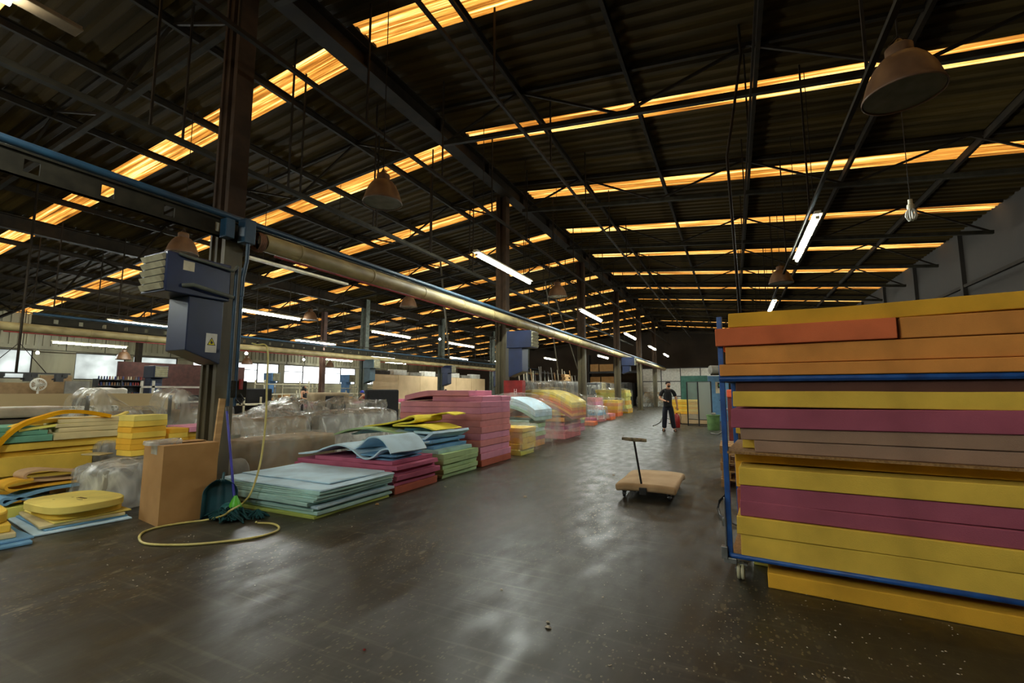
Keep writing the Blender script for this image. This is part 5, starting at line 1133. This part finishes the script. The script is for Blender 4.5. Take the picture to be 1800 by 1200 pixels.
# ================================================================== dolly
rt = empty('platform_dolly', (-1.14, 7.07, 0), 'padded platform dolly with T handle in the middle of the aisle', 'dolly')
g = slab(.8, 1.27, .1, lambda x, y: -.02*((abs(x)/.4)**4+(abs(y)/.64)**4)+.006*math.sin(y*6), 12, 16, .012, 3)
PAD = mat('pad_beige', (196, 168, 130), (172, 144, 106), rough=.95, scale=3, bump=.2)
g.build('padded_top', PAD, rt, (0, 0, .125), bevel=.035, seg=4, smooth=60)
MB().box((0, 0, .115), (.74, 1.18, .025)).build('deck', BLKM, rt)
for sx in (-1, 1):
    for sy in (-1, 1):
        c = MB(); c.b2((-.03, -.02, .07), (.03, .02, .103)); c.tube([(-.03, 0, .045), (.03, 0, .045)], .008, 8); c = c.build('caster', MATS['galvanised'], rt, (sx*.3, sy*.5, 0))
        w_ = MB().lathe([(.012, -.014), (.045, -.014), (.045, .014), (.012, .014), (.012, -.014)], 18); w_.v = [(v[2], v[0], v[1]+.0455) for v in w_.v]; w_.build('wheel', BLKM, c, smooth=40)
MB().tube([(-.03, -.6, .1), (-.13, -.6, .79)], .014, 12).build('handle_stem', BLKM, rt, smooth=60)
MB().b2((-.07, -.66, .08), (.03, -.6, .17)).build('stem_socket', BLKM, rt, bevel=.005)
MB().tube([(-.29, -.6, .805), (-.2, -.6, .8), (-.13, -.6, .795), (-.05, -.6, .797), (.04, -.6, .79)], .022, 12, radii=[.02, .024, .026, .026, .022]).build('taped_grip', mat('tape_grip', (170, 156, 124), (90, 80, 62), rough=.8, scale=18), rt, smooth=60)

# ================================================================== people
SKIN = mat('skin', (196, 146, 112), (178, 128, 96), rough=.6, scale=8)
def skin_obj(name, chains, m, parent, loc=(0, 0, 0), sub=2):
    """chains: list of lists of (x,y,z,r); points at equal coordinates are merged"""
    V, E, Rr, ix = [], [], [], {}
    for ch in chains:
        prev = None
        for x, y, z, r in ch:
            k = (round(x, 4), round(y, 4), round(z, 4))
            if k not in ix: ix[k] = len(V); V.append((x, y, z)); Rr.append(r)
            if prev is not None and prev != ix[k]: E.append((prev, ix[k]))
            prev = ix[k]
    me = bpy.data.meshes.new(name); me.from_pydata(V, E, []); me.update()
    o = bpy.data.objects.new(name, me); COL.objects.link(o); me.materials.append(m); o.parent = parent; o.location = loc
    md = o.modifiers.new('skin', 'SKIN'); md.use_smooth_shade = True; md.branch_smoothing = .4
    sv = me.skin_vertices[0].data if me.skin_vertices else None
    if sv is None:
        bpy.context.view_layer.objects.active = o
    sv = me.skin_vertices[0].data
    for i, r in enumerate(Rr): sv[i].radius = (r if isinstance(r, tuple) else (r, r)); sv[i].use_root = (i == 0)
    s = o.modifiers.new('sub', 'SUBSURF'); s.levels = sub; s.render_levels = sub
    return o
def lerp(a, b, t): return tuple(a[i]+(b[i]-a[i])*t for i in range(3))
def hand(w, d, side, curl=.35, spread=1.0, up=(0, 0, 1)):
    """chains for a palm and five fingers from wrist w along direction d"""
    w = Vector(w); d = Vector(d).normalized(); s = d.cross(Vector(up)).normalized()*side; n = s.cross(d).normalized()
    pc = w+d*.045; ch = [[(*w, .026), (*pc, .032)]]
    for k, L in enumerate((.068, .078, .074, .058)):
        b = w+d*.088+s*(.03-.02*k)*spread; m1 = b+d*L*.5-n*L*curl*.35; e = m1+d*L*.35-n*L*curl*.8
        ch.append([(*pc, .032), (*b, .0105), (*m1, .009), (*e, .0075)])
    tb = w+d*.04+s*.04; tm = tb+d*.035+s*.018-n*.01; te = tm+d*.028-n*.014
    ch.append([(*pc, .032), (*tb, .012), (*tm, .0105), (*te, .008)])
    return ch
def man():
    rt = empty('person', (-2.2, 17.62, 0), 'man in black t-shirt and dark trousers standing in the aisle, holding a phone', 'person', None, R(8))
    # local: +x image right, -y towards camera
    pel = (0, 0, .94); ch = (.01, 0, 1.28); nb = (.015, .01, 1.46)
    shR, shL = (-.175, .0, 1.42), (.2, .0, 1.42)
    elR, wrR = (-.26, -.02, 1.14), (-.09, -.24, 1.06)
    elL, wrL = (.285, .03, 1.13), (.31, -.04, .88)
    fR, fL = (-.15, -.0, .08), (.19, .0, .08)
    body = [[(*pel, .09), (0, 0, 1.1, .1), (*ch, .11), (*nb, .055), (.02, .0, 1.52, .052), (.035, -.015, 1.585, .066), (.04, -.012, 1.645, .083), (.035, .0, 1.70, .07), (.035, .0, 1.735, .04)],
            [(*nb, .055), (*shR, .042), (*lerp(shR, elR, .5), .046), (*elR, .042), (*lerp(elR, wrR, .5), .04), (*wrR, .026)],
            [(*nb, .055), (*shL, .042), (*lerp(shL, elL, .5), .046), (*elL, .042), (*lerp(elL, wrL, .5), .04), (*wrL, .026)],
            [(*pel, .09), (-.09, 0, .86, .07), (-.1, -.015, .5, .058), (-.12, .01, .3, .055), (*fR, .035), (-.17, -.07, .035, .034), (-.18, -.16, .03, .028)],
            [(*pel, .09), (.1, 0, .86, .07), (.125, -.015, .5, .058), (.155, .01, .3, .055), (*fL, .035), (.21, -.07, .035, .034), (.23, -.16, .03, .028)],
            [(.04, -.012, 1.645, .083), (.075, -.088, 1.628, .014), (.08, -.108, 1.615, .009)],
            [(.04, -.012, 1.645, .083), (-.04, .03, 1.64, .012), (-.052, .04, 1.65, .011)], [(.04, -.012, 1.645, .083), (.115, .035, 1.64, .012), (.128, .045, 1.65, .011)]]
    body += hand(wrR, (.75, -.6, .1), 1, .7) + hand(wrL, (.02, -.1, -1), -1, .5, up=(0, 1, 0))
    skin_obj('body', body, SKIN, rt)
    sh = [[(0, 0, .8, .16), (0, 0, .9, .162), (0, 0, 1.05, .16), (0, 0, 1.15, .162), (*ch, .172), (.012, .005, 1.4, .135), (.014, .005, 1.45, .1), (*nb, .085), (.017, .005, 1.5, .07)],
          [(.012, .005, 1.4, .125), (-.08, .005, 1.435, .075), (*lerp(shR, (-.16, 0, 1.40), 1), .074), (*lerp(shR, elR, .45), .078), (*lerp(shR, elR, .75), .072)], [(.012, .005, 1.4, .125), (.105, .005, 1.435, .075), (*lerp(shL, (.185, 0, 1.40), 1), .074), (*lerp(shL, elL, .45), .073), (*lerp(shL, elL, .75), .07)]]
    skin_obj('t_shirt', sh, BLACK, rt)
    tr = [[(0, 0, 1.02, .125), (0, 0, .93, .138), (-.1, 0, .8, .105), (-.115, -.02, .5, .092), (-.13, .0, .3, .088), (-.145, -.0, .1, .08)], [(0, 0, .93, .138), (.105, 0, .8, .105), (.13, -.02, .5, .092), (.155, .0, .3, .088), (.185, -.0, .1, .08)]]
    skin_obj('trousers', tr, mat('navy_cloth', (30, 32, 44), (22, 24, 34), rough=.9), rt)
    def ell(c, r, n=16, zl=-1, zh=1):
        return [(math.sqrt(max(0, 1-t*t)), t) for t in [zl+(zh-zl)*k/8 for k in range(9)]]
    HAIR = mat('hair_dark', (34, 26, 22), (24, 18, 16), rough=.9, scale=40)
    g = MB().lathe([(r*.088, z*.088) for r, z in ell(0, 0, zl=-.35, zh=1)], 18, (.03, .018, 1.672)); g.build('hair', HAIR, rt, smooth=70)
    g = MB().lathe([(r*.053, z*.042) for r, z in ell(0, 0, zl=-.95, zh=.4)], 16, (.055, -.04, 1.572)); g.build('beard', HAIR, rt, smooth=70)
    for sx in (-1, 1): MB().lathe([(.001, -.009), (.009, 0), (.001, .009)], 10, (.062+sx*.03, -.082+sx*.014, 1.655)).build('eye', BLKM, rt)
    MB().bar((.03, -.098, 1.675), (.05, -.1, 1.678), .008).build('eyebrow', HAIR, rt); MB().bar((.08, -.088, 1.678), (.1, -.075, 1.675), .008).build('eyebrow', HAIR, rt)
    MB().bar((.05, -.104, 1.59), (.085, -.098, 1.59), .008, .006).build('mouth', mat('lip', (150, 84, 76)), rt)
    for x in (-.165, .215):
        s_ = MB(); ol = [(x+math.cos(a)*.048*(1+.0*math.sin(a)), -.07+math.sin(a)*.14) for a in [2*math.pi*k/20 for k in range(20)]]
        s_.v = [(a, b, .001) for a, b in ol]+[(a, b, .022) for a, b in ol]; s_.f = [tuple(range(19, -1, -1)), tuple(range(20, 40))]+[(i, (i+1) % 20, 20+(i+1) % 20, 20+i) for i in range(20)]
        s_.tube([(x-.05, -.13, .02), (x-.03, -.13, .065), (x+.03, -.13, .065), (x+.05, -.13, .02)], .014, 8); s_.tube([(x-.05, -.04, .02), (x-.035, -.03, .085), (x+.035, -.03, .085), (x+.05, -.04, .02)], .012, 8)
        s_.build('sandal', BLKM, rt, smooth=50)
    ph = Vector((-.02, -.335, 1.085)); M_ = rt.matrix_basis
    tag(MB().box((0, 0, 0), (.075, .012, .14)).build('phone', BLKM, None, (-2.2+ph.x*.99+.045, 17.62-.34, 1.10), R(20), bevel=.004), 'black phone held at the waist by the standing man', 'phone')
man()
bpy.data.objects['person'].scale = (1.04, 1.04, 1.04)
def worker(px, py, X, label, top, hairm, bend=0, rz=0, z0=0, hgt=1.0, legc=BLACK, scarf=False):
    p = onx(px, py, X); rt = empty('person', (p.x, p.y, z0), label, 'person', None, rz); s = hgt
    b = bend; hx = .0; cz = 1.28-.12*b; cy_ = -.32*b
    pel = (0, .05*b, .93); ch = (0, cy_*.7, cz); nb = (0, cy_*1.1, 1.46-.3*b); hd = (0, cy_*1.45, 1.63-.36*b)
    R1, L1 = (-.18, cy_*1.05, 1.42-.28*b), (.18, cy_*1.05, 1.42-.28*b)
    eR, eL = (-.27, cy_-.1-.1*b, 1.14-.15*b), (.27, cy_-.1-.1*b, 1.14-.15*b); wR, wL = (-.16, cy_-.32, 1.08-.1*b), (.16, cy_-.32, 1.08-.1*b)
    head = [(*nb, .06), (*lerp(nb, hd, .4), .052), (*lerp(nb, hd, .75), .07), (*hd, .085), (hd[0], hd[1], hd[2]+.07, .06)]
    body = [[(*pel, .12), (*ch, .13)]+head, [(*nb, .06), (*R1, .056), (*eR, .04), (*wR, .026)], [(*nb, .06), (*L1, .056), (*eL, .04), (*wL, .026)],
            [(*pel, .12), (-.1, 0, .84, .09), (-.11, -.01, .48, .06), (-.11, .02, .08, .036), (-.12, -.12, .03, .03)], [(*pel, .12), (.1, 0, .84, .09), (.11, -.01, .48, .06), (.11, .02, .08, .036), (.12, -.12, .03, .03)],
            [(*hd, .085), (hd[0], hd[1]-.09, hd[2]-.02, .013), (hd[0], hd[1]-.11, hd[2]-.03, .009)]]
    body += hand(wR, (.3, -.9, -.1), 1) + hand(wL, (-.3, -.9, -.1), -1)
    skin_obj('body', body, SKIN, rt, sub=1)
    skin_obj('top', [[(*lerp(pel, ch, -.35), .145), (*lerp(pel, ch, -.1), .145), (*lerp(pel, ch, .5), .14), (*ch, .155), (*nb, .08)], [(*lerp(ch, nb, .7), .11), (*R1, .075), (*eR, .058), (*lerp(eR, wR, .8), .045)], [(*lerp(ch, nb, .7), .11), (*L1, .075), (*eL, .058), (*lerp(eL, wL, .8), .045)]], top, rt, sub=1)
    skin_obj('trousers', [[(*pel, .138), (-.1, 0, .8, .105), (-.11, -.01, .48, .08), (-.11, .02, .1, .065)], [(*pel, .138), (.1, 0, .8, .105), (.11, -.01, .48, .08), (.11, .02, .1, .065)]], legc, rt, sub=1)
    if scarf: skin_obj('headscarf', [[(hd[0], hd[1]+.02, hd[2]+.06, .07), (hd[0], hd[1]+.025, hd[2], .1), (nb[0], nb[1]+.02, nb[2]+.04, .1), (nb[0], nb[1]+.03, nb[2]-.08, .15)]], hairm, rt, sub=1)
    else: MB().lathe([(math.sqrt(1-t*t)*.095, t*.095) for t in [-.2, 0, .3, .6, .85, .97, 1]], 14, (hd[0], hd[1]+.02, hd[2]+.02)).build('hair', hairm, rt, smooth=70)
    return rt
DK = mat('hair_black', (26, 22, 20)); NB = mat('dark_blue_cloth', (36, 38, 54)); 
worker(535, 690, -18, 'person in dark clothes and headscarf standing by the cream racks', BLACK, BLACK, 0, R(100), hgt=1, scarf=True)
worker(597, 690, -17, 'person in a dark brown top bending over a table, right of the brown column', mat('brown_cloth', (70, 46, 46)), DK, .9, R(-80))
worker(648, 690, -15.5, 'person in red top and blue cap leaning over behind the wrapped sofas', mat('red_cloth', (160, 40, 48)), mat('blue_cap', (44, 60, 180)), .7, R(-60))
worker(783, 684, -20, 'person with dark hair seen just above the tall pink stack, left one', mat('pale_cloth', (190, 170, 160)), DK, .4, R(40))
worker(837, 684, -21, 'person with dark hair seen above the right part of the tall pink stack', MATS['pale_cloth'], DK, .5, R(30))

# ================================================================== small things on the floor
DEB = mat('paper_scrap', (214, 206, 186), (180, 170, 150), rough=.9)
def scrap(px, py, s, label, m=DEB):
    p = onz(px, py); g = MB(); q = random.Random(px); pts = [(math.cos(a)*s*q.uniform(.6, 1.2), math.sin(a)*s*q.uniform(.5, 1), q.uniform(.0, s*.3)) for a in [k*math.pi/3 for k in range(6)]]
    g.v = pts+[(x*.6, y*.6, z+s*.5) for x, y, z in pts]; g.f = [tuple(range(5, -1, -1)), tuple(range(6, 12))]+[(i, (i+1) % 6, 6+(i+1) % 6, 6+i) for i in range(6)]
    tag(g.build('floor_scrap', m, None, (p.x, p.y, .001)), label, 'scrap')
scrap(963, 1104, .022, 'pale crumpled scrap nearest the camera, low in the middle'); scrap(963, 1094, .014, 'tiny pale scrap just behind the nearest crumpled one')
scrap(881, 1037, .014, 'small white crumb on the floor left of centre'); scrap(923, 874, .03, 'flat white scrap on the floor before the dolly'); scrap(1079, 836, .03, 'white scrap on the floor left of the dolly')
scrap(663, 887, .03, 'small orange-brown scrap at the corner of the blue sheet pile', CARD); scrap(1096, 766, .03, 'pale scrap on the floor in the middle distance'); scrap(640, 1143, .012, 'red-brown crumb on the near floor', REDP)
scrap(1060, 1050, .01, 'white crumb on the floor right of the middle scrap'); scrap(783, 856, .02, 'white crumb beside the pale green stack')
g = MB(); q = random.Random(11)
for k in range(520):
    if k < 330:
        x0_ = q.uniform(150, 1150); y0_ = 905+ (940-x0_)*.10 + q.gauss(0, 45)-20 if x0_ < 500 else 905-(x0_-500)*.2+q.gauss(0, 28)
    else: x0_ = q.uniform(1050, 1700); y0_ = q.uniform(1000, 1195) if q.random() < .6 else q.uniform(1060, 1195)
    if y0_ < 720: continue
    p = onz(x0_, y0_); s = q.uniform(.003, .009); a = q.uniform(0, 6.28)
    if p.x < -5.4 and p.y > 3.2: continue
    c, sn = math.cos(a)*s, math.sin(a)*s; o_ = len(g.v)
    g.v += [(p.x+c, p.y+sn, .001), (p.x-sn*.6, p.y+c*.6, .001), (p.x-c, p.y-sn, .001), (p.x+sn*.5, p.y-c*.5, .001), (p.x, p.y, .001+s*.5)]; g.f += [(o_, o_+1, o_+4), (o_+1, o_+2, o_+4), (o_+2, o_+3, o_+4), (o_+3, o_, o_+4)]
o = g.build('foam_crumbs', DEB); tag(o, 'pale foam crumbs and dust scattered over the dark floor', 'crumbs', None, 'stuff')
